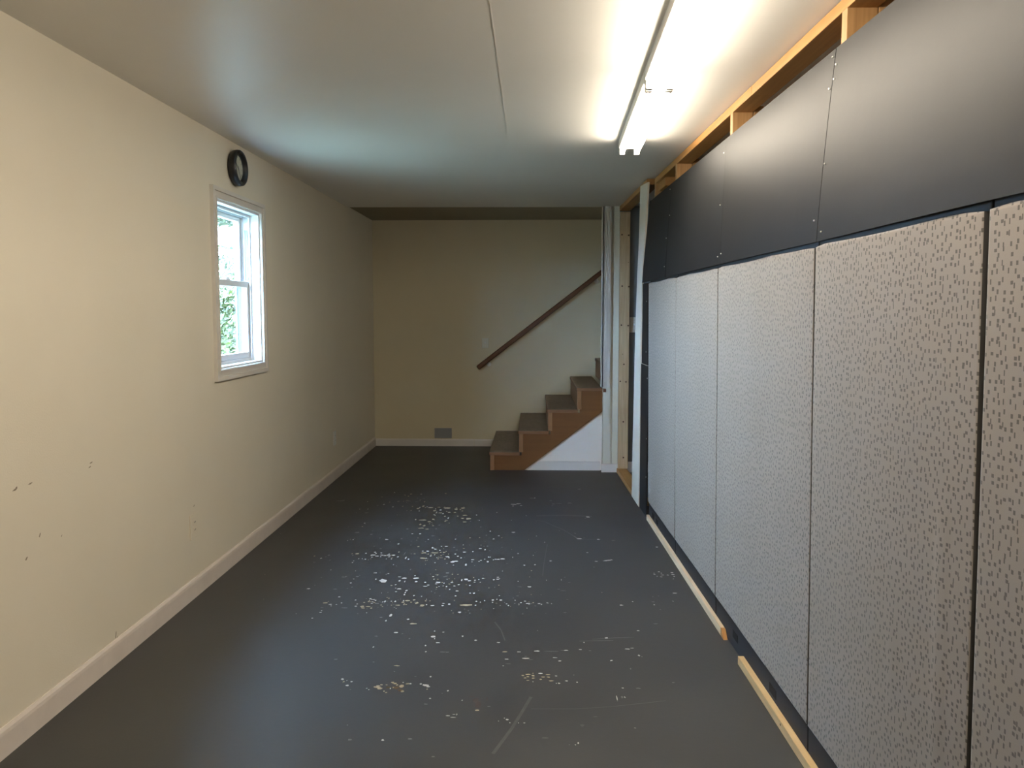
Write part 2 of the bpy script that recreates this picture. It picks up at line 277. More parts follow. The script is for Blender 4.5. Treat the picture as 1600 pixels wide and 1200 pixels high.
# ------------------------------------------------------------------ the room shell
XL, YB, YF = -1.70, 8.12, -2.6
CZ = lambda x: 2.36 - 0.0125 * (x + 0.0)
fl = struct(obj('floor', box(-1.85, 3.45, YF - 0.1, YB + 0.12, -0.12, 0.0), 'floor'), 'dark grey painted concrete floor with chipped pale spots')
CHIPS = "-1.46,5.69,53,28,G;-1.44,5.71,22,36,G;-1.19,5.35,35,25,G;-1.02,5.69,27,36,G;-0.95,5.70,53,21,G;-0.88,5.68,36,21,G;-0.96,5.54,13,24,T;-0.81,5.55,19,47,T;-0.84,5.48,26,30,T;-0.75,5.51,43,27,T;-0.69,5.52,26,24,T;-0.63,5.50,47,40,T;-0.56,5.47,26,46,T;-0.51,5.50,31,40,T;-0.51,5.42,15,19,T;-0.71,5.42,25,26,T;-0.66,5.36,33,25,T;-0.60,5.38,25,22,T;-0.62,5.27,15,24,T;-0.48,5.30,33,25,T;-0.45,5.21,37,42,T;-0.49,5.22,24,30,T;-0.47,5.13,27,23,T;-0.53,5.28,10,18,T;-0.38,5.18,16,15,G;-0.81,5.18,11,24,T;-0.76,5.17,57,24,T;-0.71,5.13,24,23,T;-0.69,5.19,19,27,T;-0.76,5.06,16,34,T;-0.73,5.03,19,33,T;-0.74,4.97,39,22,T;-0.70,4.95,28,24,T;-0.64,4.96,12,22,G;-0.83,4.95,15,16,G;-1.14,4.86,38,23,G;-1.04,4.82,17,20,G;-0.92,4.71,22,24,W;-0.97,4.74,15,15,G;-0.83,4.73,12,20,G;-0.78,4.84,17,18,W;-0.73,4.84,15,26,W;-0.64,4.80,21,20,G;-0.66,4.72,9,20,W;-0.67,4.67,7,14,G;-0.83,4.62,12,23,W;-0.76,4.68,9,14,G;-0.73,4.70,9,15,G;-0.97,4.57,7,14,G;-0.92,4.52,14,13,G;-1.20,4.39,15,25,G;-1.21,4.36,10,15,G;-1.23,4.33,14,17,W;-1.25,4.26,15,16,G;-1.17,4.30,11,14,G;-1.28,4.37,10,17,T;-1.04,4.42,25,21,T;-1.07,4.42,8,13,T;-1.01,4.33,5,17,W;-0.99,4.33,5,17,W;-0.97,4.32,11,16,W;-1.03,4.26,9,12,W;-0.99,4.43,10,17,W;-0.94,4.40,34,17,W;-0.91,4.38,16,17,W;-0.93,4.43,10,13,W;-0.89,4.40,21,13,W;-0.85,4.40,27,13,W;-0.82,4.40,19,17,W;-0.84,4.37,16,13,W;-0.85,4.33,7,12,W;-0.82,4.33,7,14,W;-0.79,4.37,10,21,W;-0.74,4.35,10,46,W;-0.72,4.33,12,21,W;-0.76,4.43,4,86,G;-0.65,4.45,28,26,T;-0.61,4.55,11,32,W;-0.63,4.48,17,22,W;-0.59,4.52,17,18,W;-0.56,4.50,10,18,W;-0.58,4.45,49,22,T;-0.53,4.46,21,22,T;-0.60,4.39,14,17,W;-0.64,4.35,37,25,T;-0.50,4.38,29,19,W;-0.53,4.58,21,14,W;-0.54,4.40,14,13,T;-0.62,4.35,10,13,W;-0.56,4.36,8,13,W;-0.46,4.43,12,17,W;-0.44,4.39,15,21,W;-0.42,4.36,10,21,W;-0.46,4.29,28,32,W;-0.44,4.30,27,20,W;-0.41,4.47,24,18,W;-0.36,4.48,10,18,W;-0.32,4.54,24,18,W;-0.29,4.52,11,23,W;-0.28,4.59,11,21,G;-0.30,4.59,10,14,G;-0.38,4.24,11,44,W;-0.43,4.61,6,19,W;-0.49,4.26,7,12,W;-0.35,4.33,20,14,W;-0.31,4.30,12,12,W;-0.30,4.32,12,12,W;-0.28,4.34,8,12,W;-0.26,4.29,13,12,W;-0.23,4.33,9,14,W;-0.21,4.34,20,14,W;-0.25,4.38,7,13,W;-0.35,4.29,8,12,W;-0.86,4.09,14,15,W;-0.80,4.07,11,15,G;-0.84,3.99,10,18,W;-0.80,3.97,41,45,W;-0.79,3.95,25,24,W;-1.02,4.02,25,18,G;-1.01,4.03,13,11,G;-0.95,4.03,19,12,G;-0.96,3.93,12,17,W;-0.94,3.87,8,12,G;-0.96,3.85,10,10,G;-1.02,3.84,24,16,G;-1.16,3.84,18,16,W;-0.69,4.01,31,21,W;-0.71,3.97,16,24,W;-0.72,4.03,18,11,W;-0.68,3.96,7,21,W;-0.64,4.05,9,14,W;-0.63,4.01,33,25,W;-0.62,3.96,16,17,W;-0.57,3.95,16,17,W;-0.55,3.91,15,10,W;-0.56,3.89,30,10,W;-0.54,4.04,13,16,W;-0.50,3.95,28,24,W;-0.47,3.94,7,14,W;-0.47,4.10,22,26,G;-0.47,4.05,18,14,G;-0.43,3.95,17,12,W;-0.39,3.92,12,12,W;-0.38,3.99,7,35,W;-0.36,4.00,21,25,W;-0.34,3.98,19,17,W;-0.31,3.99,9,14,W;-0.29,4.00,7,14,W;-0.27,4.02,15,12,W;-0.31,3.96,9,10,W;-0.28,3.96,7,10,W;-0.21,4.00,10,14,W;-0.19,4.01,19,18,W;-0.45,3.89,9,17,W;-0.43,3.85,8,13,W;-0.47,3.90,6,13,W;-0.72,3.91,10,13,W;-0.71,3.86,8,8,W;-0.69,3.85,24,15,W;-0.70,3.81,11,10,W;-0.65,3.83,12,19,W;-0.65,3.80,8,29,W;-0.65,3.77,9,22,W;-0.60,3.76,8,16,W;-0.50,3.85,8,13,G;-0.52,3.82,7,13,G;-0.39,3.83,19,13,W;-0.32,3.80,11,11,W;-0.30,3.80,13,16,W;-0.39,3.76,9,12,W;-0.47,3.76,6,12,G;-0.68,4.15,6,27,G;-0.77,4.21,9,12,G;-0.97,3.73,13,11,W;-1.02,3.65,21,21,T;-0.99,3.63,17,13,W;-1.01,3.67,8,9,T;-0.96,3.63,9,9,W;-0.94,3.65,10,12,W;-0.88,3.69,8,15,W;-0.86,3.64,8,10,W;-0.86,3.61,15,11,W;-0.91,3.59,34,10,G;-0.81,3.71,13,11,W;-0.79,3.70,8,15,W;-0.78,3.69,9,15,W;-0.79,3.67,9,12,W;-0.79,3.65,11,13,W;-0.76,3.65,13,21,G;-0.74,3.67,8,12,W;-0.73,3.67,10,12,W;-0.70,3.68,8,10,W;-0.68,3.68,10,21,W;-0.64,3.67,15,18,T;-0.62,3.69,22,18,T;-0.59,3.70,17,18,T;-0.66,3.63,25,17,T;-0.63,3.64,8,17,T;-0.57,3.66,15,26,T;-0.54,3.63,25,26,T;-0.52,3.64,7,15,W;-0.49,3.63,19,13,W;-0.44,3.66,14,12,W;-0.44,3.63,16,12,W;-0.41,3.65,15,15,W;-0.83,3.61,20,17,T;-0.80,3.61,25,13,T;-0.82,3.59,26,17,T;-0.78,3.59,11,11,T;-0.33,3.64,74,26,T;-0.28,3.69,12,12,W;-0.28,3.64,9,12,W;-0.20,3.71,13,18,W;-0.24,3.70,6,12,W;-0.35,3.55,16,22,W;-0.30,3.54,6,14,G;-0.67,3.51,12,24,W;-1.01,3.53,13,11,W;-1.01,3.55,8,10,W;-1.02,3.59,15,9,G;-0.18,3.72,6,15,W;-1.03,3.46,10,11,W;-0.67,3.50,13,26,W;-0.71,3.48,17,9,G;-0.68,3.44,8,17,W;-0.58,3.46,12,11,W;-0.55,3.41,34,16,T;-0.54,3.41,17,11,T;-0.61,3.31,20,15,W;-0.58,3.30,9,8,G;-0.69,3.27,16,10,G;-0.54,3.25,9,10,G;-0.44,3.27,21,25,W;-0.41,3.21,19,10,W;-0.40,3.32,10,8,W;-0.44,3.33,8,8,W;-0.43,3.25,5,15,W;-0.46,3.18,7,12,W;-0.68,3.16,6,14,W;-0.45,3.12,9,9,W;-0.25,3.24,15,12,W;-0.31,3.28,8,15,W;-0.15,3.22,13,10,W;-0.55,2.99,26,10,T;-0.81,3.04,18,11,G;-0.65,3.02,8,9,G;-0.55,2.94,7,8,G;-0.38,3.12,26,7,G;-0.36,3.12,16,7,G;-0.74,2.87,12,14,W;-0.73,2.85,10,13,T;-0.70,2.85,10,10,W;-0.71,2.82,13,13,W;-0.72,2.86,4,8,W;-0.69,2.79,7,7,G;-0.63,2.80,7,6,W;-0.62,2.79,6,7,W;-0.59,2.81,33,15,T;-0.58,2.80,23,15,T;-0.59,2.82,19,9,T;-0.58,2.83,11,9,T;-0.54,2.85,13,13,T;-0.56,2.83,9,7,T;-0.53,2.84,14,13,T;-0.52,2.83,9,11,T;-0.50,2.85,7,8,W;-0.50,2.82,19,28,T;-0.48,2.84,21,11,T;-0.47,2.84,9,9,W;-0.49,2.78,13,16,T;-0.52,2.81,33,24,B;-0.55,2.81,23,19,B;-0.50,2.79,23,16,B;-0.54,2.80,5,13,W;-0.55,2.77,9,7,T;-0.56,2.78,7,9,T;-0.53,2.81,6,9,T;-0.43,2.84,9,9,W;-0.41,2.83,24,19,W;-0.40,2.82,16,13,W;-0.40,2.80,7,9,T;-0.40,2.90,8,12,W;-0.46,2.90,10,6,G;-0.38,2.73,8,9,W;-0.39,2.69,13,7,G;-0.32,2.79,8,11,W;-0.34,2.77,6,5,G;-0.26,2.72,5,7,W;-0.30,2.61,19,6,W;-0.28,2.60,22,5,W;-0.27,2.62,4,16,W;-0.28,2.62,13,4,W;-0.50,2.45,11,10,W;-0.61,2.45,16,11,G;-0.41,2.46,16,9,G;-0.32,2.36,13,7,G;-0.23,2.75,23,11,R;-0.21,2.72,25,44,R;-0.20,2.69,22,51,R;-0.20,2.65,18,10,T;-0.17,2.73,9,26,R;-0.16,2.68,13,7,G;-0.21,2.57,13,11,R;-0.64,2.54,4,9,G;-0.01,5.82,40,37,G;0.01,5.82,11,22,W;-0.15,5.62,53,28,W;-0.15,5.58,12,21,W;-0.11,5.64,35,28,W;-0.09,5.59,23,28,W;0.13,5.74,20,33,G;0.15,5.64,30,31,G;0.14,5.59,12,21,G;0.19,5.66,53,18,G;0.27,5.67,39,32,G;0.37,6.13,29,33,G;0.38,5.28,30,31,W;0.41,4.75,21,22,W;0.29,4.76,33,25,W;0.50,4.73,25,17,G;-0.28,4.91,11,19,W;-0.22,4.81,14,18,W;-0.25,4.74,13,15,W;-0.13,4.89,28,24,W;0.32,4.48,13,20,W;0.10,4.32,16,18,W;0.36,4.32,19,16,W;0.43,4.34,47,21,W;0.45,4.35,16,17,W;0.41,4.33,27,10,W;0.75,4.60,20,19,W;-0.18,4.35,30,25,W;-0.20,4.34,14,17,W;-0.26,4.38,11,17,W;-0.26,4.30,16,14,W;-0.22,4.34,8,12,W;-0.12,4.38,7,15,W;-0.09,4.45,7,9,W;-0.05,4.24,12,18,W;-0.19,4.04,18,14,W;-0.19,4.01,16,12,W;-0.21,4.00,11,11,W;-0.18,4.02,5,11,W;0.07,4.00,5,21,W;0.15,4.01,5,28,W;0.19,3.97,19,10,G;-0.02,3.90,23,17,W;-0.07,3.90,24,8,G;0.13,3.87,17,10,G;0.15,3.85,36,7,G;0.66,4.13,6,15,W;0.66,4.11,13,11,W;0.69,4.15,13,15,W;0.70,4.13,9,15,W;0.70,4.10,18,13,W;0.69,4.07,14,11,W;0.73,4.10,14,13,W;0.76,4.14,17,13,W;0.76,4.11,18,13,W;0.76,4.08,10,15,W;0.75,4.04,8,9,W;0.67,4.08,8,9,W;0.72,3.83,30,11,W;0.60,3.78,8,9,G;0.63,3.79,9,6,G;0.49,3.71,9,12,W;0.59,3.71,16,14,G;0.59,3.67,8,12,W;0.69,3.72,7,9,W;0.43,3.66,22,15,W;0.17,3.73,12,8,G;0.61,3.61,8,9,G;-0.08,3.77,20,8,G;-0.20,3.71,14,18,W;-0.16,3.71,17,15,W;-0.17,3.77,7,9,W;-0.20,3.68,7,10,W;-0.13,3.66,9,9,W;-0.12,3.64,9,18,W;-0.09,3.67,9,15,G;-0.06,3.68,9,12,W;-0.09,3.71,6,12,W;-0.04,3.70,12,11,W;-0.03,3.67,14,12,W;-0.02,3.67,14,12,W;0.03,3.67,16,13,W;0.04,3.66,8,12,W;0.07,3.68,13,15,W;0.09,3.67,6,12,W;0.01,3.64,11,7,G;-0.05,3.54,9,10,G;0.15,3.56,17,11,G;0.02,3.35,6,11,G;-0.15,3.22,20,7,W;0.32,3.28,16,13,W;0.22,3.23,6,15,W;0.47,3.36,12,9,W;0.56,3.44,21,11,G;0.40,3.17,23,11,W;0.42,3.18,21,6,W;0.44,3.11,9,14,W;0.45,3.10,6,11,G;0.32,3.06,13,11,W;-0.06,3.13,16,9,W;0.02,3.14,18,10,W;0.01,3.14,13,6,W;-0.12,3.13,26,11,T;0.14,3.15,18,9,W;0.20,3.16,16,8,W;0.24,3.15,13,8,G;0.13,3.15,32,5,G;0.08,3.14,63,5,G;-0.03,3.07,29,9,W;-0.03,3.09,15,6,G;0.09,3.08,21,8,W;0.11,3.05,15,8,W;-0.11,3.06,20,7,W;-0.10,3.02,22,5,G;-0.01,3.06,20,4,G;-0.12,3.00,9,8,W;0.39,2.99,6,15,G;-0.02,2.93,22,10,T;-0.04,2.92,14,10,T;-0.02,2.91,14,10,T;-0.03,2.90,14,8,T;-0.02,2.88,13,8,T;-0.00,2.92,15,10,T;-0.00,2.90,15,10,T;-0.00,2.94,9,6,T;-0.00,2.87,6,5,W;0.03,2.94,19,8,W;0.04,2.91,19,10,T;0.03,2.89,11,9,T;0.06,2.93,20,9,T;0.06,2.91,13,10,T;0.07,2.88,20,9,T;0.09,2.92,10,6,W;0.10,2.86,10,10,W;0.13,2.88,12,8,W;0.17,2.87,8,12,W;0.16,2.93,7,8,G;0.09,2.86,4,6,W;0.34,2.83,9,8,W;0.40,2.83,17,9,G;0.31,2.75,4,39,W;0.31,2.75,4,53,G;0.33,2.76,11,18,G;0.34,2.76,5,14,W;0.54,2.88,12,8,G;-0.09,2.59,11,11,W;-0.10,2.60,5,5,W;-0.08,2.57,5,6,W;-0.05,2.57,4,6,W;-0.03,2.57,7,6,W;-0.12,2.58,4,5,W;0.15,2.45,7,10,W;0.14,2.44,5,6,W;0.12,2.44,4,6,G;0.17,2.56,17,17,F;0.22,2.62,16,8,F;0.04,2.48,29,12,F;0.35,2.55,8,9,G;-0.54,4.53,5,10,T;-0.33,4.23,6,15,G;-0.49,4.81,6,12,G;-0.03,3.61,4,9,W;-0.49,4.73,8,16,W;-0.96,5.30,9,20,G;-0.40,5.31,11,22,W;-0.15,5.56,7,22,W;-0.26,4.50,8,13,G;-1.05,4.90,6,18,G;0.02,4.81,8,15,W;-0.43,5.15,9,13,G;-0.95,5.03,8,17,G;-0.73,3.65,4,7,G;-0.53,3.71,4,11,W;-0.00,4.42,5,14,W;-0.79,5.51,7,25,T;-1.34,3.69,7,10,G;-0.61,4.43,5,12,G;-0.30,4.69,5,11,G;-0.83,3.52,6,8,G;0.02,4.49,6,10,G;-0.47,3.56,6,8,G;-1.16,4.68,5,17,W;-0.38,3.54,6,7,T;-0.94,4.33,5,12,T;-0.37,5.48,7,17,G;-0.84,3.84,6,8,W;0.34,4.22,9,11,G;-0.23,4.34,5,10,G;-0.74,3.80,7,11,G;-0.02,4.05,7,9,T;-0.31,3.57,8,9,G;-0.60,4.54,8,15,W;-0.70,5.08,9,17,T;-0.55,3.62,5,6,G;0.36,5.25,10,21,G;-0.45,4.23,9,10,W;-0.28,3.84,8,9,G;-1.26,5.45,9,19,W;-0.75,4.60,9,14,G;-0.73,4.75,7,11,T;-1.15,4.71,6,14,T;-0.05,5.30,6,19,W;-0.83,3.71,7,7,G;-0.53,4.07,8,11,G;-0.39,3.70,4,7,T;-0.66,3.71,5,11,G;-0.59,4.72,8,14,T;-0.56,4.27,7,11,W;-0.79,3.53,6,9,W;0.01,4.25,9,13,W;-0.09,4.45,8,12,W;-0.64,3.85,5,10,G;-0.96,3.99,7,9,W;-0.35,5.01,10,18,G;-0.01,3.67,5,8,G;-0.28,4.76,5,11,G;-0.25,3.59,4,9,T;-1.14,4.01,9,8,G;-0.26,3.68,5,10,W;-0.10,3.74,7,11,G;-0.03,4.74,6,13,T;-0.77,3.65,5,8,W;-0.78,5.53,7,20,W;-0.13,4.53,7,10,G;-1.46,4.05,6,12,G;-0.23,3.88,6,10,T;0.02,5.15,7,15,G;-1.14,5.08,10,18,W;-0.20,3.89,5,12,G;-0.59,5.21,6,22,W;-1.13,5.05,6,16,G;-0.76,3.68,7,9,G;-0.61,4.31,5,14,T;-1.03,4.29,6,10,W;-1.13,4.73,7,12,G;-0.60,4.48,5,16,G;-0.94,5.30,6,19,G;0.17,4.94,8,16,G;-0.18,3.92,8,11,T;-0.89,4.66,6,14,G;-0.07,3.65,5,9,T;-0.17,4.14,4,12,W;-1.12,4.13,8,11,W;-0.77,3.79,4,8,W;-0.08,3.98,7,10,W;-0.78,3.61,4,6,G;0.07,4.68,8,11,W;-0.46,5.23,11,21,G;-0.30,4.82,10,18,G;-0.51,5.54,10,17,G;-0.01,3.79,5,9,T;-1.20,5.45,8,24,W;-0.96,4.97,9,14,G;-0.83,5.51,11,24,W;-0.80,3.58,7,8,G;0.27,4.88,8,11,W;-0.94,4.05,7,10,G;-0.87,4.09,7,13,W;-0.95,4.31,5,11,T;-1.23,4.17,5,9,G;0.32,4.78,8,16,G;0.17,4.05,9,13,G;-0.46,4.00,5,11,W;-1.14,3.89,7,12,G;-0.33,3.59,8,9,G;-0.26,4.02,5,13,T;-0.37,5.17,8,18,W;-0.39,4.61,9,16,G;-0.40,4.76,7,18,W;-0.19,4.57,7,11,G;-0.32,3.55,4,6,G;-0.20,4.77,9,13,T;0.35,3.83,7,8,T;-0.84,4.10,6,8,G;-0.98,3.61,7,7,W;-0.34,4.77,8,18,T;-0.26,5.39,11,16,W;-0.01,4.15,8,8,T;-0.44,4.10,5,11,G;0.01,4.47,6,14,G;-0.56,3.75,7,9,W;-1.63,4.82,7,15,G;-1.23,4.99,8,13,G;0.06,3.55,4,9,G;-0.75,3.60,7,6,G;-0.61,4.24,6,9,T;-0.27,4.07,8,11,G;-0.64,3.67,5,8,G;-0.71,3.63,5,7,G;-0.07,3.82,7,7,G;0.04,3.79,5,11,G;-1.12,3.51,4,6,W;-1.26,5.35,9,17,G;-0.56,4.08,7,11,G;-0.15,5.18,6,20,W;-0.35,4.30,8,10,G;-0.98,4.12,4,8,W;-0.79,4.23,6,10,W;-0.32,4.61,7,17,T;-0.68,5.07,8,18,G;-1.14,5.00,11,18,T;-0.66,3.59,4,7,W;-0.15,4.27,7,10,G;-1.13,4.70,9,17,W;-0.72,4.43,9,11,G;-0.91,5.42,11,23,G;-0.39,3.57,5,7,T;-0.19,3.60,5,8,W;-0.95,5.72,6,15,T;-1.15,5.56,13,29,G;-1.25,5.67,7,20,W;-0.97,5.85,13,31,T;-1.02,5.68,8,22,T;-0.96,5.72,7,17,T;-1.01,5.90,18,22,G;-0.86,5.75,18,17,G;-0.69,5.95,17,28,T;-0.82,5.68,9,28,T;-0.86,5.72,10,16,T;-1.17,5.82,9,24,T;-1.11,5.59,14,22,W;-0.89,5.79,11,30,G;-0.89,5.54,8,22,T;-0.96,5.92,19,32,T;-1.03,5.52,15,26,W;-1.00,5.88,9,26,T;-0.84,5.78,17,23,G;-0.95,5.65,9,20,G;-0.88,5.92,14,21,W;-0.98,5.69,7,26,T;-0.88,5.42,6,22,T;-0.82,5.41,12,16,W;-1.08,5.66,9,21,T;-1.10,5.97,11,27,W;-0.69,5.38,6,27,W;-0.62,5.40,8,17,T;-0.67,5.44,17,24,W;-0.62,5.50,16,24,T;-0.70,5.31,14,16,W;-0.60,5.17,16,19,T;-0.68,5.17,8,21,G;-0.69,5.35,14,18,G;-0.65,5.53,7,22,T;-0.53,5.46,14,19,T;-0.71,5.47,8,26,W;-0.64,5.34,12,22,W;-0.63,5.05,14,14,G;-0.69,5.36,17,14,T;-0.69,5.11,14,20,G;-0.56,5.38,16,20,T;-0.57,5.10,9,13,T;-0.60,5.14,16,16,T;-0.64,5.48,11,25,G;-0.67,5.03,13,21,T;-0.69,5.29,7,22,T;-0.56,5.50,12,21,T;-0.59,5.23,12,21,W;-0.59,5.16,7,17,T;-0.50,4.43,7,14,T;-0.62,4.42,8,12,T;-0.51,4.34,12,14,T;-0.56,4.58,10,13,W;-0.53,4.42,12,13,G;-0.53,4.36,8,9,T;-0.50,4.39,7,11,T;-0.60,4.45,10,17,T;-0.49,4.36,10,16,W;-0.63,4.43,10,18,G;-0.57,4.47,12,13,G;-0.70,4.43,14,9,T;-0.42,4.54,13,12,T;-0.46,4.51,14,16,G;-0.66,4.48,14,14,W;-0.52,4.48,7,13,T;-0.58,4.41,5,14,W;-0.62,4.43,9,16,T;-0.60,4.41,11,14,T;-0.58,4.51,6,18,G;-0.55,4.46,12,15,T;-0.55,4.34,11,17,T;-0.54,4.36,10,9,T;-0.61,4.34,8,11,G;-0.70,4.57,15,14,T;-0.55,4.37,6,15,T;-0.48,4.56,13,17,G;-0.58,4.42,9,15,T;-0.40,4.37,5,12,G;-0.62,4.31,5,13,T;-0.94,4.36,12,10,W;-0.95,4.40,9,15,T;-0.82,4.35,8,17,T;-0.80,4.46,9,17,T;-0.83,4.40,15,13,T;-0.86,4.39,6,14,T;-0.93,4.41,10,11,G;-0.94,4.45,13,17,W;-0.98,4.31,6,10,G;-0.88,4.41,6,10,G;-0.84,4.39,6,18,W;-0.85,4.38,13,9,G;-0.89,4.37,9,16,W;-1.06,4.39,10,18,G;-0.87,4.39,15,15,W;-0.85,4.42,12,15,W;-0.90,4.44,13,13,W;-0.95,4.39,9,17,T;-0.88,4.39,7,15,T;-0.92,4.38,13,12,W;-0.50,3.80,6,10,G;-0.43,3.97,8,13,T;-0.33,3.91,10,12,W;-0.54,4.15,8,9,T;-0.79,4.08,11,9,W;-0.49,3.89,6,9,W;-0.74,3.90,12,11,T;-0.42,4.01,8,11,T;-0.52,4.06,11,15,G;-0.44,3.93,11,9,T;-0.51,3.97,7,9,G;-0.45,3.86,4,8,T;-0.62,4.02,10,10,T;-0.51,4.00,10,9,T;-0.45,4.01,8,9,T;-0.35,3.92,7,7,T;-0.32,4.03,6,13,T;-0.50,3.88,7,13,T;-0.51,3.93,13,9,W;-0.48,3.95,8,13,T;-0.41,3.90,12,11,W;-0.44,4.08,8,12,T;-0.52,4.07,13,10,T;-0.53,4.00,8,12,W;-0.48,4.04,12,12,G;-0.41,4.08,8,10,T;-0.75,3.67,6,7,G;-0.66,3.63,10,7,G;-0.81,3.69,5,12,W;-0.62,3.64,11,9,T;-0.68,3.64,4,11,G;-0.73,3.68,10,12,W;-0.80,3.67,12,8,T;-0.64,3.69,7,12,W;-0.73,3.73,6,11,T;-0.74,3.67,10,12,G;-0.69,3.63,9,11,T;-0.51,3.69,8,7,T;-0.80,3.70,11,10,W;-0.74,3.63,10,12,T;-0.72,3.68,7,9,G;-0.64,3.67,5,9,W;-0.63,3.65,8,12,T;-0.65,3.63,5,11,T;-0.58,3.67,10,10,G;-0.53,3.69,11,11,T;-0.83,3.66,9,11,T;-0.67,3.70,5,9,G;-0.81,3.68,12,7,T;-0.63,3.69,10,9,T;-0.72,3.72,10,11,T;-0.81,3.67,12,11,T;-0.74,3.66,11,7,G;-0.73,3.61,9,9,T;-0.78,3.66,12,9,T;-0.69,3.66,5,8,T;-0.63,3.64,11,8,G;-0.60,3.67,9,12,T;-0.75,3.67,4,7,G;-0.67,3.60,9,11,G;-0.07,3.66,7,8,W;-0.18,3.67,10,9,G;-0.14,3.68,6,7,G;-0.02,3.66,11,6,W;-0.01,3.67,10,11,G;-0.00,3.68,9,10,T;-0.18,3.67,12,12,G;-0.11,3.63,4,7,T;-0.02,3.69,10,6,T;-0.16,3.64,5,7,W"
def blob(bm, x, y, w, d, z, skew=0.0):
    n = random.randint(6, 9); vs = []
    a0 = random.random() * 6.28
    for i in range(n):
        t = a0 + 2 * math.pi * i / n; r = random.uniform(0.32, 0.58)
        vs.append(bm.verts.new((x + w * r * math.cos(t), y + d * r * math.sin(t), z)))
    bm.faces.new(vs)
cb = {k: bmesh.new() for k in 'WTGFBR'}
for k_, s in enumerate(CHIPS.split(';')):
    x, y, ww, dd, k = s.split(',')
    blob(cb[k], float(x), float(y), int(ww) / 1000 * 1.05, int(dd) / 1000 * 1.05, {'R': 0.0003, 'F': 0.0004, 'B': 0.0005, 'G': 0.0006, 'T': 0.0008, 'W': 0.0010}[k] + (k_ % 20) * 0.00001)
def streak(bm, pts, wd, z):
    for (x0, y0), (x1, y1) in zip(pts, pts[1:]):
        d = Vector((x1 - x0, y1 - y0, 0)); nn = Vector((-d.y, d.x, 0)).normalized() * wd / 2
        a = Vector((x0, y0, z)); b = Vector((x1, y1, z))
        bm.faces.new([bm.verts.new(v) for v in (a - nn, b - nn, b + nn, a + nn)])
streak(cb['F'], [(-0.007, 2.754), (-0.038, 2.647), (-0.072, 2.536), (-0.129, 2.381)], 0.012, 0.0007)
streak(cb['F'], [(-0.015, 5.203), (0.073, 5.156), (0.196, 4.958), (0.26, 4.815)], 0.010, 0.0007)
streak(cb['G'], [(0.26, 4.815), (0.281, 4.76), (0.31, 4.752)], 0.009, 0.0008)
streak(cb['F'], [(0.31, 4.752), (0.409, 4.75)], 0.012, 0.0007)
streak(cb['F'], [(0.021, 5.304), (0.21, 5.326), (0.41, 5.298)], 0.03, 0.00045)
streak(cb['G'], [(0.257, 3.265), (0.356, 3.281), (0.441, 3.29)], 0.003, 0.0008)
streak(cb['G'], [(0.2, 3.244), (0.348, 3.255)], 0.004, 0.0008)
streak(cb['F'], [(-0.006, 2.666), (0.155, 2.671), (0.294, 2.693), (0.487, 2.739)], 0.004, 0.0007)
streak(cb['F'], [(-0.177, 3.441), (-0.143, 3.349), (-0.122, 3.241)], 0.006, 0.0007)
streak(cb['F'], [(0.086, 4.647), (0.061, 4.282), (0.051, 4.069)], 0.005, 0.0007)
for k, nm, m in (('W', 'paint_chip', 'chip'), ('T', 'paint_chip', 'chip_tan'), ('G', 'paint_chip', 'chip_grey'), ('F', 'floor_scratch', 'chip_faint'), ('B', 'paint_chip', 'chip_brown'), ('R', 'floor_stain', 'chip_red')):
    o = obj(nm, cb[k], m, fl); o['kind'] = 'stuff'

# left wall with the window hole
HY0, HY1, HZ0, HZ1 = 4.095, 4.755, 1.115, 2.030
bm = bmesh.new()
bx(bm, XL - 0.150, XL, YF, HY0, 0, 2.5); bx(bm, XL - 0.150, XL, HY1, YB, 0, 2.5)
bx(bm, XL - 0.150, XL, HY0, HY1, 0, HZ0); bx(bm, XL - 0.150, XL, HY0, HY1, HZ1, 2.5)
wl = struct(obj('wall_left', bm, 'wall'), 'beige painted left wall with small scuffs')
bm = bmesh.new()
for y, z, sy, sz in ((2.436, 0.842, 0.012, 0.004), (2.442, 0.845, 0.006, 0.006), (2.513, 0.845, 0.012, 0.003), (2.551, 0.657, 0.004, 0.008), (2.671, 0.619, 0.003, 0.004), (2.861, 0.831, 0.008, 0.003), (2.871, 0.846, 0.010, 0.003), (2.997, 0.112, 0.004, 0.016), (3.006, 0.092, 0.003, 0.012), (2.477, 0.598, 0.006, 0.006), (3.742, 0.457, 0.006, 0.005)):
    bm.faces.new([bm.verts.new((XL + 0.0006, y + a * sy + c * 0.002, z + c * sz)) for a, c in ((-1, -.6), (.2, -1), (1, .3), (.6, 1), (-.4, .6))])
o = obj('scuff_mark', bm, 'scuff', wl); o['kind'] = 'stuff'
struct(obj('wall_back', box(-1.95, 3.45, YB, YB + 0.12, 0, 3.7), 'wall_back'), 'beige far wall behind the staircase')
struct(obj('wall_rear', box(-1.95, 3.45, YF - 0.1, YF, 0, 2.5), 'wall'), 'beige wall behind the camera')
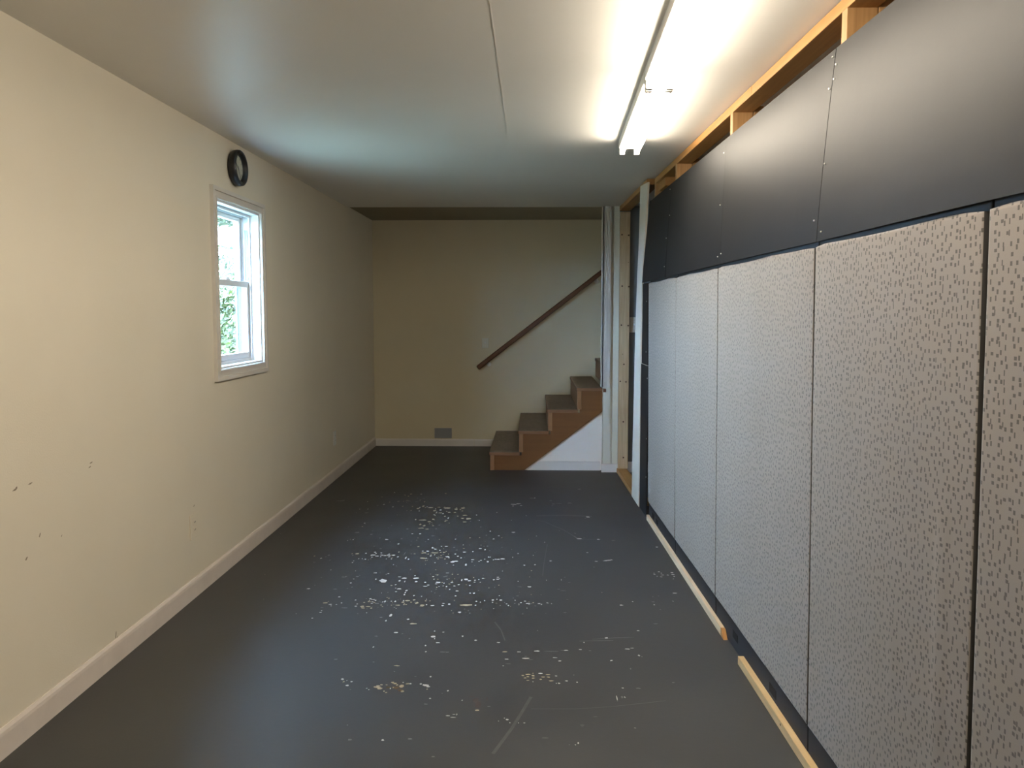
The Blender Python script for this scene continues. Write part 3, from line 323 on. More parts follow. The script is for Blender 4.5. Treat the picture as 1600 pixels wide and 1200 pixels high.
# ceiling (sags a little to the right), stops at the stair recess
def slab(pts, t, zf):
    bm = bmesh.new(); lo_ = [bm.verts.new((x, y, zf(x))) for x, y in pts]; hi = [bm.verts.new((x, y, zf(x) + t)) for x, y in pts]
    bm.faces.new(list(reversed(lo_))); bm.faces.new(hi); n = len(pts)
    for i in range(n): bm.faces.new((lo_[i], lo_[(i + 1) % n], hi[(i + 1) % n], hi[i]))
    bmesh.ops.recalc_face_normals(bm, faces=bm.faces); return bm
ce = struct(obj('ceiling', slab([(XL - 0.1, YF), (3.45, YF), (3.45, 6.81), (0.617, 6.81), (0.617, 6.885), (XL - 0.1, 7.055)], 0.12, CZ), 'ceil'), 'off-white ceiling board')
o = obj('ceiling_joint', slab([(-0.1355, 2.0), (-0.1325, 2.0), (-0.1375, 4.06), (-0.1405, 4.06)], 0.004, lambda x: CZ(x) - 0.0008), 'ceil', ce)
obj('stair_ceiling_board', slab([(XL - 0.1, 7.056), (0.617, 6.886), (2.31, 6.93), (2.31, YB), (XL - 0.1, YB)], 0.09, lambda x: 2.391), 'ceil_dark', ce)  # unseen right end extended to cut the upstairs light along a slant
# cross wall that hides the upper flight: cream end, grey beyond the partition
bm = bmesh.new(); bx(bm, 0.617, 0.682, 6.81, 6.93, 0, 3.7); bx(bm, 0.682, 0.699, 6.83, 6.93, 0, 3.7); bx(bm, 0.699, 0.749, 6.81, 6.93, 0, 3.7)
struct(obj('wall_stair', bm, 'wall_cream'), 'cream wall end beside the staircase')
struct(obj('wall_side', box(0.749, 3.45, 6.81, 6.93, 0, 3.7), 'wall_grey'), 'grey wall seen through the unfinished opening')
struct(obj('wall_upper', box(3.35, 3.45, 6.93, YB, 0, 3.7), 'wall_white'))
o = struct(obj('ceiling_upper', box(2.21, 3.45, 6.93, YB, 3.6, 3.7), 'wall_white'))
struct(obj('trim_8', box(2.21, 2.31, 6.93, YB, 2.482, 3.6), 'wall_white'), 'header above the stair opening')
struct(obj('wall_right', box(-0.14, 8.0, 0.26, 0.30, 0, 2.33), 'wall_dark', None, rp(0), (0, 0, RA)), 'dark board lining behind the studs')
struct(obj('wall_outer', box(2.6, 2.7, YF, 6.81, 0, 2.5), 'wall_grey'))
# baseboards
def baseboard(name, pts_fn, length, lab):
    pass
prof = [(0, 0), (0.013, 0), (0.013, 0.075), (0.011, 0.086), (0.004, 0.096), (0, 0.096)]
bm = prism([(XL + a, z) for a, z in prof], 'y', YF, YB - 0.014)
struct(obj('baseboard_left', bm, 'base'), 'white painted baseboard along the left wall')
prof2 = [(0, 0), (-0.014, 0), (-0.014, 0.062), (-0.008, 0.076), (0, 0.076)]
bb = bpy.data.objects.new('baseboard_back', None); C.objects.link(bb); bb.location = (0, YB, 0); struct(bb, 'white baseboard along the far wall in two lengths')
obj('board', prism([(a, z) for a, z in prof2], 'x', XL + 0.013, -0.636), 'trim', bb)
obj('board', prism([(a, z) for a, z in prof2], 'x', -0.631, -0.36), 'trim', bb)
# white wall under the stairs and its baseboard
X0, RUN, Z0, RISE = -0.392, 0.2615, 0.166, 0.195     # first nosing and pitch of the flight
struct(obj('wall_understair', prism([(-0.085, 0.0), (0.617, 0.0), (0.617, 0.53)], 'y', 6.886, 6.92), 'wall_white'), 'white triangular wall under the stairs')
struct(obj('baseboard_stair', prism([(-0.062, 0.0), (0.600, 0.0), (0.604, 0.072), (0.598, 0.080), (0.042, 0.080)], 'y', 6.874, 6.886), 'trim'), 'white baseboard under the stair stringer')
struct(obj('baseboard_end', prism([(6.81 + a, z) for a, z in prof2], 'x', 0.606, 0.749), 'trim'), 'white baseboard at the cream wall end')
struct(obj('baseboard_side', prism([(6.81 + a, z * 1.25) for a, z in prof2], 'x', 0.84, 2.6), 'trim'), 'white baseboard on the grey wall')
# white fluted corner trim hanging above the fourth tread
bm = bmesh.new(); bx(bm, 0.604, 0.678, 6.792, 6.809, 0.762, 2.347)
for x in (0.614, 0.632, 0.650, 0.664): bx(bm, x, x + 0.007, 6.788, 6.793, 0.762, 2.347, 0.001)
bx(bm, 0.600, 0.616, 6.792, 6.90, 0.762, 2.347)
struct(obj('trim_1', bm, 'trim_grey'), 'white fluted corner trim above the fourth stair')

# ------------------------------------------------------------------ window
win = bpy.data.objects.new('window_1', None); C.objects.link(win); win.location = (XL, (HY0 + HY1) / 2, HZ0); struct(win, 'white double-hung window in the left wall')
def wpart(name, bm, mat, parent=win):
    bmesh.ops.translate(bm, verts=bm.verts, vec=(-XL, -(HY0 + HY1) / 2, -HZ0))
    return obj(name, bm, mat, parent)
def mitre(y0, y1, z0, z1, wd, side, x0, x1):
    """one mitred casing board round the opening y0..y1, z0..z1"""
    w_ = wd
    q = {'top': [(y0, z1), (y1, z1), (y1 + w_, z1 + w_), (y0 - w_, z1 + w_)], 'bottom': [(y0, z0), (y0 - w_, z0 - w_), (y1 + w_, z0 - w_), (y1, z0)],
         'near': [(y0, z0), (y0, z1), (y0 - w_, z1 + w_), (y0 - w_, z0 - w_)], 'far': [(y1, z0), (y1 + w_, z0 - w_), (y1 + w_, z1 + w_), (y1, z1)]}[side]
    bm = prism(q, 'x', x0, x1); return bm
for s in ('near', 'far', 'top', 'bottom'):
    bm = mitre(HY0, HY1, HZ0, HZ1, 0.058, s, XL + 0.0002, XL + 0.012)
    me = bpy.data.meshes.new('t'); t = mitre(HY0 - 0.040, HY1 + 0.040, HZ0 - 0.040, HZ1 + 0.040, 0.022, s, XL + 0.0002, XL + 0.020); t.to_mesh(me); t.free(); bm.from_mesh(me)
    t = mitre(HY0 - 0.004, HY1 + 0.004, HZ0 - 0.004, HZ1 + 0.004, 0.008, s, XL + 0.0002, XL + 0.016); t.to_mesh(me); t.free(); bm.from_mesh(me); bpy.data.meshes.remove(me)
    wpart('casing', bm, 'trim_grey')
J = 0.012
bm = bmesh.new()
for (a, b, c, d) in ((HY0, HY0 + J, HZ0, HZ1), (HY1 - J, HY1, HZ0, HZ1), (HY0 + J, HY1 - J, HZ0, HZ0 + J), (HY0 + J, HY1 - J, HZ1 - J, HZ1)):
    bx(bm, XL - 0.148, XL, a, b, c, d)
for x0, x1, dd in ((-0.062, -0.052, 0.012), (-0.103, -0.100, 0.012), (-0.148, -0.1415, 0.014)):   # stops round the tracks
    bx(bm, XL + x0, XL + x1, HY0 + J, HY0 + J + dd, HZ0 + J, HZ1 - J); bx(bm, XL + x0, XL + x1, HY1 - J - dd, HY1 - J, HZ0 + J, HZ1 - J)
    bx(bm, XL + x0, XL + x1, HY0 + J + dd, HY1 - J - dd, HZ1 - J - dd * 1.3, HZ1 - J)
bx(bm, XL - 0.148, XL - 0.062, HY0 + J, HY1 - J, HZ0 + J, HZ0 + J + 0.018)
wpart('frame', bm, 'vinyl')
bm = bmesh.new()
for (a, b, c, d) in ((HY0 + J, HY0 + J + 0.004, HZ0 + J + 0.02, HZ1 - J - 0.02), (HY1 - J - 0.004, HY1 - J, HZ0 + J + 0.02, HZ1 - J - 0.02)): bx(bm, XL - 0.153, XL - 0.1415, a, b, c, d)
for (a, b) in ((HY0 + J + 0.001, HY0 + J + 0.005), (HY1 - J - 0.005, HY1 - J - 0.001)): bx(bm, XL - 0.1410, XL - 0.1010, a, b, HZ0 + J + 0.02, 1.579)
wpart('outer_frame', bm, 'outer')  # thin frame strips coloured near-black to hold down the daylight glare
bm = bmesh.new(); bx(bm, XL - 0.088, XL - 0.068, HY1 - J - 0.0055, HY1 - J - 0.0005, 1.62, 1.93)
wpart('sash_track', bm, 'strip')
def sash(name, x0, x1, z0, z1, st, tr, br):
    y0, y1 = HY0 + J + 0.006, HY1 - J - 0.006
    bm = bmesh.new()
    bx(bm, x0, x1, y0, y0 + st, z0, z1, 0.002); bx(bm, x0, x1, y1 - st, y1, z0, z1, 0.002)
    bx(bm, x0, x1, y0 + st, y1 - st, z0, z0 + br, 0.002); bx(bm, x0, x1, y0 + st, y1 - st, z1 - tr, z1, 0.002)
    s = wpart(name, bm, 'vinyl')
    g = bmesh.new(); bx(g, (x0 + x1) / 2 - 0.002, (x0 + x1) / 2 + 0.002, y0 + st - 0.004, y1 - st + 0.004, z0 + br - 0.004, z1 - tr + 0.004)
    wpart('pane', g, 'glass', s)
    return s
ls = sash('lower_sash', XL - 0.099, XL - 0.065, 1.147, 1.612, 0.036, 0.036, 0.034)
sash('upper_sash', XL - 0.140, XL - 0.106, 1.580, 2.006, 0.034, 0.030, 0.030)
bm = bmesh.new(); bx(bm, XL - 0.098, XL - 0.070, 4.40, 4.46, 1.612, 1.622, 0.002); bx(bm, XL - 0.090, XL - 0.078, 4.42, 4.475, 1.622, 1.630, 0.002)
wpart('sash_lock', bm, 'vinyl', ls)

# ------------------------------------------------------------------ outdoors seen through the window
struct(obj('ground', box(-60, 40, -60, 80, -0.6, -0.35), 'grass'), 'grass outside the window')
def leaves(cx, cy, cz, rx, ry, rz, n, size, seed):
    rnd = random.Random(seed); vs = []; fs = []
    cl = [(rnd.gauss(0, .5), rnd.gauss(0, .5), rnd.gauss(0, .5), rnd.uniform(.25, .5)) for _ in range(26)]
    for i in range(n):
        a, b, c, r = rnd.choice(cl)
        d = Vector((rnd.gauss(0, 1), rnd.gauss(0, 1), rnd.gauss(0, 1))).normalized() * r * rnd.uniform(.6, 1)
        p = Vector((cx + rx * max(-1, min(1, a + d.x)), cy + ry * max(-1, min(1, b + d.y)), cz + rz * max(-1, min(1, c + d.z))))
        q = Vector((rnd.gauss(0, 1), rnd.gauss(0, 1), rnd.gauss(0, 1))).normalized(); t = q.orthogonal().normalized(); s = size * rnd.uniform(.6, 1.3)
        k = len(vs); u_ = q.cross(t)
        vs += [p - t * s, p + u_ * s * .45, p + t * s, p - u_ * s * .45]; fs.append((k, k + 1, k + 2, k + 3))
    bm = bmesh.new(); V = [bm.verts.new(v) for v in vs]
    for f in fs: bm.faces.new([V[i] for i in f])
    return bm
def tree(label, x, y, trunk_h, cz, r, rz, n, mat, seed, name='tree', cat='tree', size=0.11):
    t = thing(name, label, cat, (x, y, -0.35))
    bm = cyl((0, 0, 0), (0.05, 0, trunk_h), 0.16 * r / 2, 0.07 * r / 2, 10)
    for k in range(5):
        a = k * 1.3; cyl((0.03, 0, trunk_h * 0.75), (math.cos(a) * r * .6, math.sin(a) * r * .6, cz + 0.2 * k - .3), 0.05 * r / 2, 0.015, 6, bm)
    obj('trunk', bm, 'bark', t)
    f = obj('foliage', leaves(0, 0, cz, r, r, rz, n, size, seed), mat, t); f['kind'] = 'stuff'
    return t
tree('tall leafy tree overhanging the top left of the window view', -6.25, 12.2, 4.6, 5.05, 2.3, 2.05, 8000, 'leaf_dark', 3, size=0.09)
for i, (x, y, h, lab) in enumerate(((-6.3, 15.0, 2.5, 'pale green bush nearest the window'), (-8.4, 19.6, 3.1, 'tall green bush behind the nearest bush outside'),
        (-11.2, 26.0, 3.9, 'farthest green bush outside the window'), (-4.0, 19.8, 2.6, 'green bush out of line to the right of the window view'), (-12.6, 19.0, 3.0, 'green bush to the left of the window view'))):
    tree(lab, x, y, h * .5, h * .52, h * .62, h * .5, 8000, 'leaf' if i % 2 == 0 else 'leaf_dark', 20 + i, 'bush', 'bush', 0.065)
up = thing('utility_pole', 'wooden utility pole carrying the cables outside', 'pole', (-20, 31, -0.35)); obj('pole', cyl((0, 0, 0), (0, 0, 4.9), 0.13, 0.10, 12), 'bark', up); obj('crossarm', box(-0.06, 0.06, -0.6, 0.6, 4.45, 4.57), 'bark', up)
up2 = thing('utility_pole', 'utility pole at the far right end of the cables', 'pole', (2.5, 31, -0.35)); obj('pole', cyl((0, 0, 0), (0, 0, 4.9), 0.13, 0.10, 12), 'bark', up2); obj('crossarm', box(-0.06, 0.06, -0.6, 0.6, 4.45, 4.57), 'bark', up2)
for dy, z, lab in ((0.45, 4.243, 'upper thin overhead cable outside'), (-0.45, 4.243, 'lower thin overhead cable outside')):
    bm = bmesh.new(); n = 14
    P = [Vector((-20 + 22.5 * i / n, 31 + dy, z - (0.30 if dy > 0 else 0.7) * (1 - (2 * i / n - 1) ** 2))) for i in range(n + 1)]
    for a, b in zip(P, P[1:]): cyl(a, b, 0.02, None, 5, bm, False)
    tag(obj('overhead_cable', bm, 'cable'), lab, 'cable')

# ------------------------------------------------------------------ staircase
st = thing('staircase', 'brown wooden staircase rising to the right at the far wall', 'staircase', (X0, 6.865, 0))
def sobj(name, bm, mat, parent=st):
    bmesh.ops.translate(bm, verts=bm.verts, vec=(-X0, -6.865, 0)); return obj(name, bm, mat, parent)
YN, YW = 6.855, 8.119
for i in range(7):
    nx = X0 + i * RUN; zt = Z0 + i * RISE
    x1 = nx + RUN + 0.008 if i < 3 else nx + RUN
    y_n = YN if i < 4 else 6.935
    rz0 = 0 if i == 0 else Z0 + (i - 1) * RISE - (0.0 if i else 0)
    xe = nx + RUN + 0.006 if i != 3 else 0.648
    bm = bmesh.new(); bx(bm, nx - 0.008, min(xe, 0.616) if i == 3 else xe, y_n, YW, zt - 0.029, zt, 0.004)
    bm.normal_update()
    for f in bm.faces: f.material_index = 0 if f.normal.z > 0.7 else 1
    sobj('tread', bm, ['tread', 'tread_edge'])
    bm = box(nx, nx + 0.037, y_n + 0.004, YW, rz0 + (0.0 if i == 0 else 0.0005), zt - 0.0295, bev=0.0015)
    sobj('riser', bm, 'stain_end')
pts = [(X0 + 0.022, 0.0), (X0 + 0.022, Z0 - 0.030)]
for i in range(4):
    nx = X0 + i * RUN; zt = Z0 + i * RISE - 0.030
    if i: pts += [(nx + 0.022, Z0 + (i - 1) * RISE - 0.030), (nx + 0.022, zt)]
    if i == 3: pts += [(0.616, zt), (0.616, 0.535)]
pts += [(-0.083, 0.0)]
sobj('stringer', prism(pts, 'y', 6.868, 6.884), 'stain')
bm = box(0.6165, 0.642, 6.780, 6.809, Z0 + 3 * RISE - 0.03, Z0 + 3 * RISE - 0.001, bev=0.003)
sobj('tread_return', bm, 'tread_edge')

hr = thing('handrail', 'dark brown sloping handrail fixed to the far wall', 'handrail', (-0.588, YB, 0.845))
sl = Vector((1.276, 0, 0.985)).normalized()
ang = math.atan2(sl.z, sl.x)
bm = bmesh.new(); bx(bm, 0, 2.4, -0.022, 0.022, -0.024, 0.024, 0.009); o = obj('rail', bm, 'rail', hr, (0.0, -0.075, 0.0), (0, -ang, 0))
bm0 = bmesh.new(); cyl((0, -0.002, 0), (0, -0.012, 0), 0.024, None, 14, bm0); cyl((0, -0.01, 0), (0, -0.058, 0.0), 0.007, None, 8, bm0); cyl((0, -0.058, -0.003), (0, -0.070, 0.030), 0.006, None, 8, bm0)
b0 = obj('bracket', bm0, 'enamel', hr, (0.115, 0, 0.035))
share(b0, parent=hr, loc=(1.245, 0, 0.905))

# ------------------------------------------------------------------ wall fittings
def outlet(name, label, loc, rotz, mat, w_=0.082, h_=0.122, kind='outlet', cat='outlet'):
    t = thing(name, label, cat, loc, (0, 0, rotz))
    bm = bmesh.new(); bx(bm, -w_ / 2, w_ / 2, 0, 0.007, -h_ / 2, h_ / 2, 0.003); obj('cover_plate', bm, mat, t)
    if kind == 'outlet':
        for s in (-1, 1):
            r = cyl((0, 0.006, s * 0.0195), (0, 0.009, s * 0.0195), 0.0165, None, 16); r_ = obj('socket', r, mat, t)
            bm = bmesh.new()
            for dx in (-0.006, 0.006): bx(bm, dx - 0.001, dx + 0.001, 0.0085, 0.0095, s * 0.0195 - 0.002, s * 0.0195 + 0.006)
            obj('slot', bm, 'hole', r_)
        obj('screw', cyl((0, 0.006, 0), (0, 0.0085, 0), 0.003, None, 8), mat, t)
    elif kind == 'switch':
        bm = bmesh.new(); bx(bm, -0.005, 0.005, 0.004, 0.018, -0.004, 0.012, 0.001); obj('toggle', bm, 'plate_white', t)
        for s in (-1, 1): obj('screw', cyl((0, 0.006, s * 0.03), (0, 0.0085, s * 0.03), 0.003, None, 8), 'metal', t)
    return t
# rotz: local +y points out of the wall
outlet('electrical_outlet', 'beige-painted outlet low on the left wall nearest the camera', (XL, 3.727, 0.357), -math.pi / 2, 'wall')
outlet('electrical_outlet', 'whiter outlet low on the left wall near the far corner', (XL, 6.45, 0.355), -math.pi / 2, 'plate_white')
outlet('light_switch', 'small ivory light switch on the far wall above the handrail end', (-0.512, YB, 1.103), math.pi, 'wall_cream', 0.072, 0.106, 'switch', 'switch')
outlet('light_switch', 'tall ivory switch plate on the grey wall through the opening', (0.885, 6.81, 1.315), math.pi, 'plate', 0.082, 0.135, 'switch', 'switch')
vt = thing('wall_vent', 'grey rectangular cover low on the far wall', 'vent', (-0.965, YB, 0.139))
obj('cover_plate', box(-0.092, 0.092, -0.009, 0, -0.055, 0.055, bev=0.004), 'vent', vt)
bm = bmesh.new()
for a, b, c, d in ((-0.092, 0.092, 0.047, 0.055), (-0.092, 0.092, -0.055, -0.047), (-0.092, -0.084, -0.047, 0.047), (0.084, 0.092, -0.047, 0.047)): bx(bm, a, b, -0.0115, -0.0088, c, d, 0.001)
obj('rim', bm, 'vent', vt)

ck = thing('wall_clock', 'round black wall clock above the window', 'clock', (XL, 4.368, 2.237), (0, math.pi / 2, 0))   # local z out of the wall, local x down, local y along the wall
obj('case', lathe([(0, 0.001), (0.088, 0.001), (0.098, 0.012), (0.101, 0.030), (0.099, 0.045), (0.094, 0.050), (0.085, 0.050), (0.077, 0.046), (0.072, 0.036), (0.072, 0.022), (0, 0.022)]), 'clock', ck, smooth=True)
dl = obj('dial', lathe([(0, 0.0245), (0.0715, 0.0245)]), 'dial', ck)
hm = obj('hour_mark', box(-0.066, -0.057, -0.0016, 0.0016, 0.0245, 0.0252), 'clock', dl)
for h in range(1, 12): share(hm, parent=dl, rot=(0, 0, math.pi * 2 * h / 12))
def hand(length, wdt, deg, z):
    # deg clockwise from twelve; up is local -x, clockwise towards local +y
    k = bmesh.new(); bx(k, -length, 0.012, -wdt / 2, wdt / 2, z, z + 0.001); k.transform(Matrix.Rotation(-math.radians(deg), 4, 'Z')); return k
obj('hour_hand', hand(0.040, 0.006, 312, 0.0265), 'clock', ck); obj('minute_hand', hand(0.060, 0.004, 152, 0.029), 'clock', ck)
obj('glass', lathe([(0, 0.0365), (0.0718, 0.0365)]), 'glass', ck)

# ------------------------------------------------------------------ fluorescent strip lights (in one line on the ceiling)
FA = math.atan(0.029)
def strip_light(label, yc, group=None):
    xc = 0.497 + 0.029 * (yc - 3.6); zc = CZ(xc)
    t = thing('fluorescent_light', label, 'light', (xc, yc, zc), (0, math.atan(0.0125), -FA))
    h = 0.597
    bm = prism([(-0.056, 0), (-0.057, -0.046), (-0.053, -0.050), (0.053, -0.050), (0.057, -0.046), (0.056, 0)], 'y', -h, h)
    obj('housing', bm, 'enamel', t)
    for s in (-1, 1):
        tb = cyl((s * 0.039, -h + 0.018, -0.0655), (s * 0.039, h - 0.018, -0.0655), 0.0128, None, 16)
        obj('fluorescent_tube', tb, 'tube', t)
        for e in (-1, 1):
            k = bmesh.new(); y0, y1 = sorted((e * (h - 0.017), e * (h + 0.004)))
            bx(k, s * 0.039 - 0.014, s * 0.039 + 0.014, y0, y1, -0.083, -0.044, 0.003); obj('lamp_holder', k, 'enamel', t)
    for e in (-1, 1):
        y0, y1 = sorted((e * (h + 0.0005), e * (h + 0.006))); obj('end_cap', box(-0.05, 0.05, y0, y1, -0.044, -0.0005), 'enamel', t)
    return t
strip_light('farther white fluorescent strip light, ending by the stairs', 3.645)
strip_light('nearer white fluorescent strip light, running out of the top of the photo', 2.425)
strip_light('white fluorescent strip light overhead behind the others', 1.205)
strip_light('unseen fluorescent strip light added just behind the camera for fill', -0.015)  # last two strips are unseen, added to fill the room with warm light
strip_light('rearmost unseen fluorescent strip light, added for fill by the rear wall', -1.235)

# ------------------------------------------------------------------ right-hand partition: framing
SN = -0.056                          # front face of the studs (behind the panel front)
SD = 0.089
def lumber(name, label, u0, u1, y0, y1, z0, z1, mat, cat='lumber', group=None):
    t = rthing(name, label, cat, u0, SN, z0, group)
    bm = box(0, u1 - u0, y0, y1, 0, z1 - z0, bev=0.002); obj('timber', bm, mat, t); return t
PZ1 = 2.342; PZ0 = 2.304
lumber('top_plate', 'long pine top plate under the ceiling, nearest length', 2.0, 6.9, 0, SD, PZ0, PZ1, 'pine_x')
lumber('top_plate', 'pine top plate under the ceiling, farther length above the black sheets', -0.16, 1.998, 0, SD, PZ0 + 0.001, PZ1 + 0.001, 'pine_x')
for i, u in enumerate((0.545, 1.715, 2.885, 4.055)):
    lab = ('pine stud at the first black sheet joint from the far end', 'pine stud at the second black sheet joint from the far end', 'pine stud at the third black sheet joint, nearest in view', 'pine stud at the near end of the last black sheet')[i]
    lumber('wall_stud', lab, u - 0.019, u + 0.019, 0, SD, 1.66, PZ0 + (0.0005 if i > 1 else 0.001), 'pine_z', 'stud', None)
    lumber('blocking_stud', lab.replace('pine stud', 'short pine block behind the stud'), u - 0.019, u + 0.019, SD + 0.003, SD + 0.048, 1.66, PZ1 - 0.01, 'pine_z', 'stud', None)
lumber('wall_stud', 'shadowed stud behind the white strip at the opening', -0.16, -0.122, 0, SD, 0.0, PZ0, 'pine_z', 'stud')
lumber('wood_block', 'short dark wood block under the top plate by the opening', -0.12, 0.12, 0.02, SD, PZ0 - 0.055, PZ0, 'pine_x', 'lumber')
t = rthing('header_plate', 'pine header under the ceiling over the unfinished opening', 'lumber', -1.54, -0.004, 2.302)
obj('timber', box(0, 1.375, 0, SD, 0, 0.040, bev=0.002), 'pine_x', t)
# jamb stud with knots at the far side of the opening
jm = thing('jamb_stud', 'knotty pale pine jamb stud on the far side of the opening', 'stud', (0.794, 6.789, 0.039))
obj('timber', box(-0.0445, 0.0445, -0.019, 0.019, 0, 2.258, bev=0.003), 'pine_jamb', jm)
for i, (x, z) in enumerate(((-0.028, 2.06), (0.030, 2.055), (-0.022, 1.615), (0.036, 1.61), (-0.025, 1.275), (0.034, 1.27), (0.0, 0.93), (0.004, 0.10), (-0.012, 1.02), (0.0, 0.42), (0.03, 1.82), (-0.03, 0.78), (0.02, 0.775))):
    r = 0.0075 if z not in (1.02, 1.82) else 0.004
    obj('knot', cyl((x, -0.0185, z), (x, -0.0198, z), r, r * .8, 10), 'knot', jm)
sp_ = thing('sill_plate', 'pine sill plate on the floor across the opening', 'lumber', rp(-0.37, -0.004, 0), (0, 0, RA))
obj('timber', box(-1.21, 0, 0, SD, 0, 0.038, bev=0.002), 'pine_x', sp_)
# long white strip of wall board with wavy edges
tt = rthing('wall_board_strip', 'narrow white wall board strip with wavy edges beside the opening', 'board', -0.35, -0.003, 0)
L_ = [(-0.690, 0.0), (-0.665, 0.4), (-0.635, 0.8), (-0.616, 1.076), (-0.585, 1.35), (-0.539, 1.70), (-0.493, 1.885), (-0.470, 2.05), (-0.440, 2.335)]
R_ = [(-0.125, 2.312), (-0.165, 2.15), (-0.222, 1.97), (-0.285, 1.78), (-0.309, 1.69), (-0.340, 1.45), (-0.356, 1.25), (-0.352, 0.9), (-0.350, 0.435), (-0.352, 0.0)]
obj('board', prism([(u + 0.35, z) for u, z in L_ + R_], 'y', 0, 0.012), 'board_white', tt)

# ------------------------------------------------------------------ black filler boards beside the opening
bf = rthing('black_filler_board', 'tall black filler board on the floor between white strip and felt panel', 'board', -0.19, -0.008, 0)
obj('board', box(-0.158, 0.135, 0, 0.008, 0, 1.055, bev=0.002), 'black_gloss', bf)
for z in (0.28, 0.55, 0.97): obj('screw', cyl((0.11, 0.0005, z), (0.11, -0.002, z), 0.004, None, 8), 'metal', bf)
bf = rthing('black_filler_board', 'shorter glossy black filler board set above the tall one', 'board', -0.19, -0.006, 1.06)
obj('board', box(-0.118, 0.125, 0, 0.008, 0, 0.565, bev=0.002), 'black_gloss', bf)
obj('metal_edge', box(-0.118, 0.11, -0.002, 0.006, -0.004, 0.0, bev=0.0005), 'metal', bf)
for z in (0.09, 0.44): obj('screw', cyl((0.06, 0.0005, z), (0.06, -0.002, z), 0.004, None, 8), 'metal', bf)

# ------------------------------------------------------------------ felt cubicle panels
SEAM = [-0.036, 0.855, 1.745, 2.857, 3.702, 4.616]
PLAB = ['farthest felt cubicle panel, narrow and bluish beside the black filler', 'second felt cubicle panel from the far end, bluish at its foot', 'third felt cubicle panel, grey with fine dashes, mid wall', 'large near felt cubicle panel with vertical creases', 'nearest felt cubicle panel, cut off by the right edge']
TILT = math.atan(0.016 / 1.53)
for i in range(5):
    u0, u1 = SEAM[i], SEAM[i + 1]; wd = u1 - u0
    t = rthing('cubicle_panel', PLAB[i], 'panel', u0, -0.021, 0, 'felt cubicle panels', TILT)
    g = 0.004
    bm = bmesh.new(); bx(bm, g, wd - g, 0.008, 0.038, 0.001, 1.650, 0.003); obj('frame', bm, 'black', t)
    kp = obj('base_plate', box(g, wd - g, 0.0, 0.0065, 0.002, 0.117, bev=0.002), 'black', t)
    for uu in {0: (0.14, 0.28), 2: (2.058, 2.527)}.get(i, ()):
        obj('knockout', box(uu - u0 - 0.036, uu - u0 + 0.036, -0.0012, 0.0005, 0.047, 0.079), 'hole', kp)  # solid plate, its dark colour stands in for a shaded recess
    # padded fabric face
    bm = bmesh.new(); nx, nz = max(24, int(wd / 0.022)), 56; z0, z1 = 0.119, 1.623; e = 0.007
    ge = [0.0035, 0.0035, 0.005, 0.010, 0.009][i]; gs = 0.0035 if i == 0 else [0.0035, 0.0035, 0.005, 0.010, 0.009][i - 1]
    gs = {0: .004, 1: .0035, 2: .004, 3: .005, 4: .008}[i]; ge = {0: .0035, 1: .004, 2: .005, 3: .008, 4: .004}[i]
    rnd = random.Random(50 + i); ph = [rnd.uniform(0, 6.28) for _ in range(6)]
    G = []
    for a in range(nx + 1):
        row = []
        for b in range(nz + 1):
            s, q = a / nx, b / nz
            x = gs + (wd - gs - ge) * s; z = z0 + (z1 - z0) * q
            x = {1: gs + 0.003, 2: gs + 0.007, nx - 1: wd - ge - 0.003, nx - 2: wd - ge - 0.007}.get(a, x)
            z = {1: z0 + 0.003, 2: z0 + 0.007, nz - 1: z1 - 0.010, nz - 2: z1 - 0.016}.get(b, z)
            dx = min(x - gs, wd - ge - x); dz = min(z - z0, z1 - z)
            d = min(dx, dz); roll = 1 - min(1, max(0, d) / 0.004); yy = -0.004 + 0.0012 * roll ** 2
            yy += 0.0014 * math.sin(2.3 * x / wd + ph[0]) * math.sin(3.1 * q + ph[1]) + 0.0006 * math.sin(9 * x + ph[2]) * math.sin(2 * q + ph[3])
            if i == 3:
                U = u0 + x
                for cu, amp, sg, q0, q1 in ((3.585, 0.0045, 0.012, .14, .62), (3.55, 0.003, 0.010, .10, .36), (3.38, 0.002, 0.018, .2, .42)):
                    k = math.exp(-((U - cu) / sg) ** 2) * max(0, min(1, (q - q0) * 12)) * max(0, min(1, (q1 - q) * 12)); yy -= amp * k
            zz = z
            if b == nz: zz = z1 - 0.004 * abs(math.sin(5 * x + ph[4])) - 0.004 * (1 - min(1, dx / 0.05))
            row.append(bm.verts.new((x, yy, zz)))
        G.append(row)
    for a in range(nx):
        for b in range(nz): bm.faces.new((G[a][b], G[a + 1][b], G[a + 1][b + 1], G[a][b + 1]))
    bd = [ed for ed in bm.edges if ed.is_boundary]
    r = bmesh.ops.extrude_edge_only(bm, edges=bd)
    for v in r['geom']:
        if isinstance(v, bmesh.types.BMFace): v.material_index = 1; v.smooth = False
        if isinstance(v, bmesh.types.BMVert): v.co.y = 0.012
    bmesh.ops.recalc_face_normals(bm, faces=bm.faces)
    for f in bm.faces: f.smooth = f.material_index == 0
    obj('fabric_pad', bm, ['fabric', 'fabric_edge'], t)

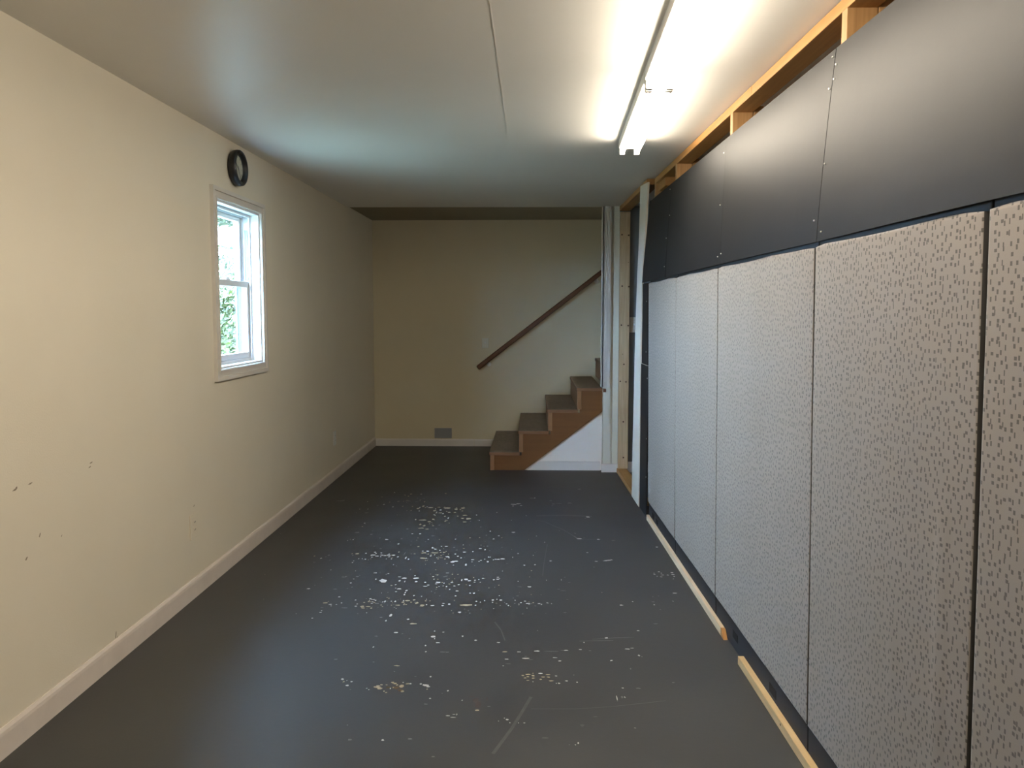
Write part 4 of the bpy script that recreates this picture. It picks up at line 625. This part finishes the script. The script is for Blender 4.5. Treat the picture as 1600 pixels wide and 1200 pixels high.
# ------------------------------------------------------------------ black hardboard sheets above the panels
def sheet(label, ub, ut, left_extra, screws, zt=2.190, tilt_top=-0.030):
    u0, u1 = ub; base = rthing('hardboard_sheet', label, 'board', u0, 0.002, 1.634, 'black hardboard sheets')
    H = zt - 1.634; bm = bmesh.new(); nx, nz = 20, 8; rnd = random.Random(int(u0 * 100) + 900); ph = rnd.uniform(0, 6)
    G = []
    for k in (0, 1):
        P = []
        for a in range(nx + 1):
            r = []
            for b in range(nz + 1):
                q = b / nz; s = a / nx
                l = 0.0 + (ut[0] - u0) * q; r_ = (u1 - u0) + (ut[1] - u1) * q
                if left_extra: l = left_extra(q)
                x = l + (r_ - l) * s
                y = 0.006 + (-tilt_top) * q ** 1.3 - 0.004 * math.sin(math.pi * s) * (1 - q) + 0.0025 * math.sin(5 * s + ph) * (1 - q)
                r.append(bm.verts.new((x, y - 0.006 + k * 0.005, H * q)))
            P.append(r)
        G.append(P)
    for a in range(nx):
        for b in range(nz):
            bm.faces.new((G[0][a][b], G[0][a + 1][b], G[0][a + 1][b + 1], G[0][a][b + 1])); bm.faces.new((G[1][a][b], G[1][a][b + 1], G[1][a + 1][b + 1], G[1][a + 1][b]))
    for b in range(nz):
        for a in (0, nx): bm.faces.new((G[0][a][b], G[0][a][b + 1], G[1][a][b + 1], G[1][a][b]))
    for a in range(nx):
        for b in (0, nz): bm.faces.new((G[0][a][b], G[0][a + 1][b], G[1][a + 1][b], G[1][a][b]))
    bmesh.ops.recalc_face_normals(bm, faces=bm.faces)
    obj('board', bm, 'black_gloss', base, smooth=False)
    for (u, z) in screws:
        q = (z - 1.634) / H; y = -tilt_top * q ** 1.3
        y = y - 0.004 * math.sin(math.pi * max(0, min(1, (u - u0) / (u1 - u0)))) * (1 - q) + 0.0025 * math.sin(5 * (u - u0) / (u1 - u0) + ph) * (1 - q)
        obj('screw', cyl((u - u0, y + 0.0005, z - 1.634), (u - u0, y - 0.0035, z - 1.634), 0.003, 0.0025, 8), 'metal', base)
    return base
sheet('farthest black hardboard sheet, darkest, behind the white strip', (-0.300, 0.545), (-0.175, 0.560), None, ((0.53, 2.16), (0.525, 1.87), (0.52, 1.70)))
sheet('second black hardboard sheet from the far end', (0.5455, 1.795), (0.5605, 1.745), None, ((1.735, 1.90), (1.725, 2.13), (0.575, 2.0), (1.75, 1.67)))
sheet('third black hardboard sheet, with a bright reflected sheen', (1.7955, 2.862), (1.7455, 2.900), None, ((2.842, 1.70), (2.885, 2.17), (2.88, 2.08), (1.80, 1.68)))
sheet('nearest and largest black hardboard sheet at the top right', (2.8650, 4.06), (2.9045, 4.06), None, ((2.893, 1.86), (2.915, 2.14), (2.91, 2.10), (2.90, 1.66)))

# ------------------------------------------------------------------ wooden strips on the floor at the foot of the panels
t = rthing('wood_strip', 'pale pine strip on the floor under the farther felt panels', 'strip', 0.0, 0.0, 0)
obj('strip', box(0, 1.90, 0, 0.019, 0, 0.036, bev=0.002), 'pine_pale', t); obj('broken_end', prism([(1.901, 0.0), (1.952, 0.0), (1.945, 0.006), (1.915, 0.034), (1.901, 0.034)], 'y', 0.001, 0.019), 'pine_x', t)
t = rthing('wood_strip', 'golden pine strip on the floor at the bottom right', 'strip', 2.18, 0.004, 0)
obj('strip', box(0, 2.4, 0, 0.024, 0, 0.034, bev=0.002), 'pine_gold', t)
obj('knot', cyl((0.50, 0.0003, 0.022), (0.50, -0.0008, 0.022), 0.004, None, 8), 'knot', t)
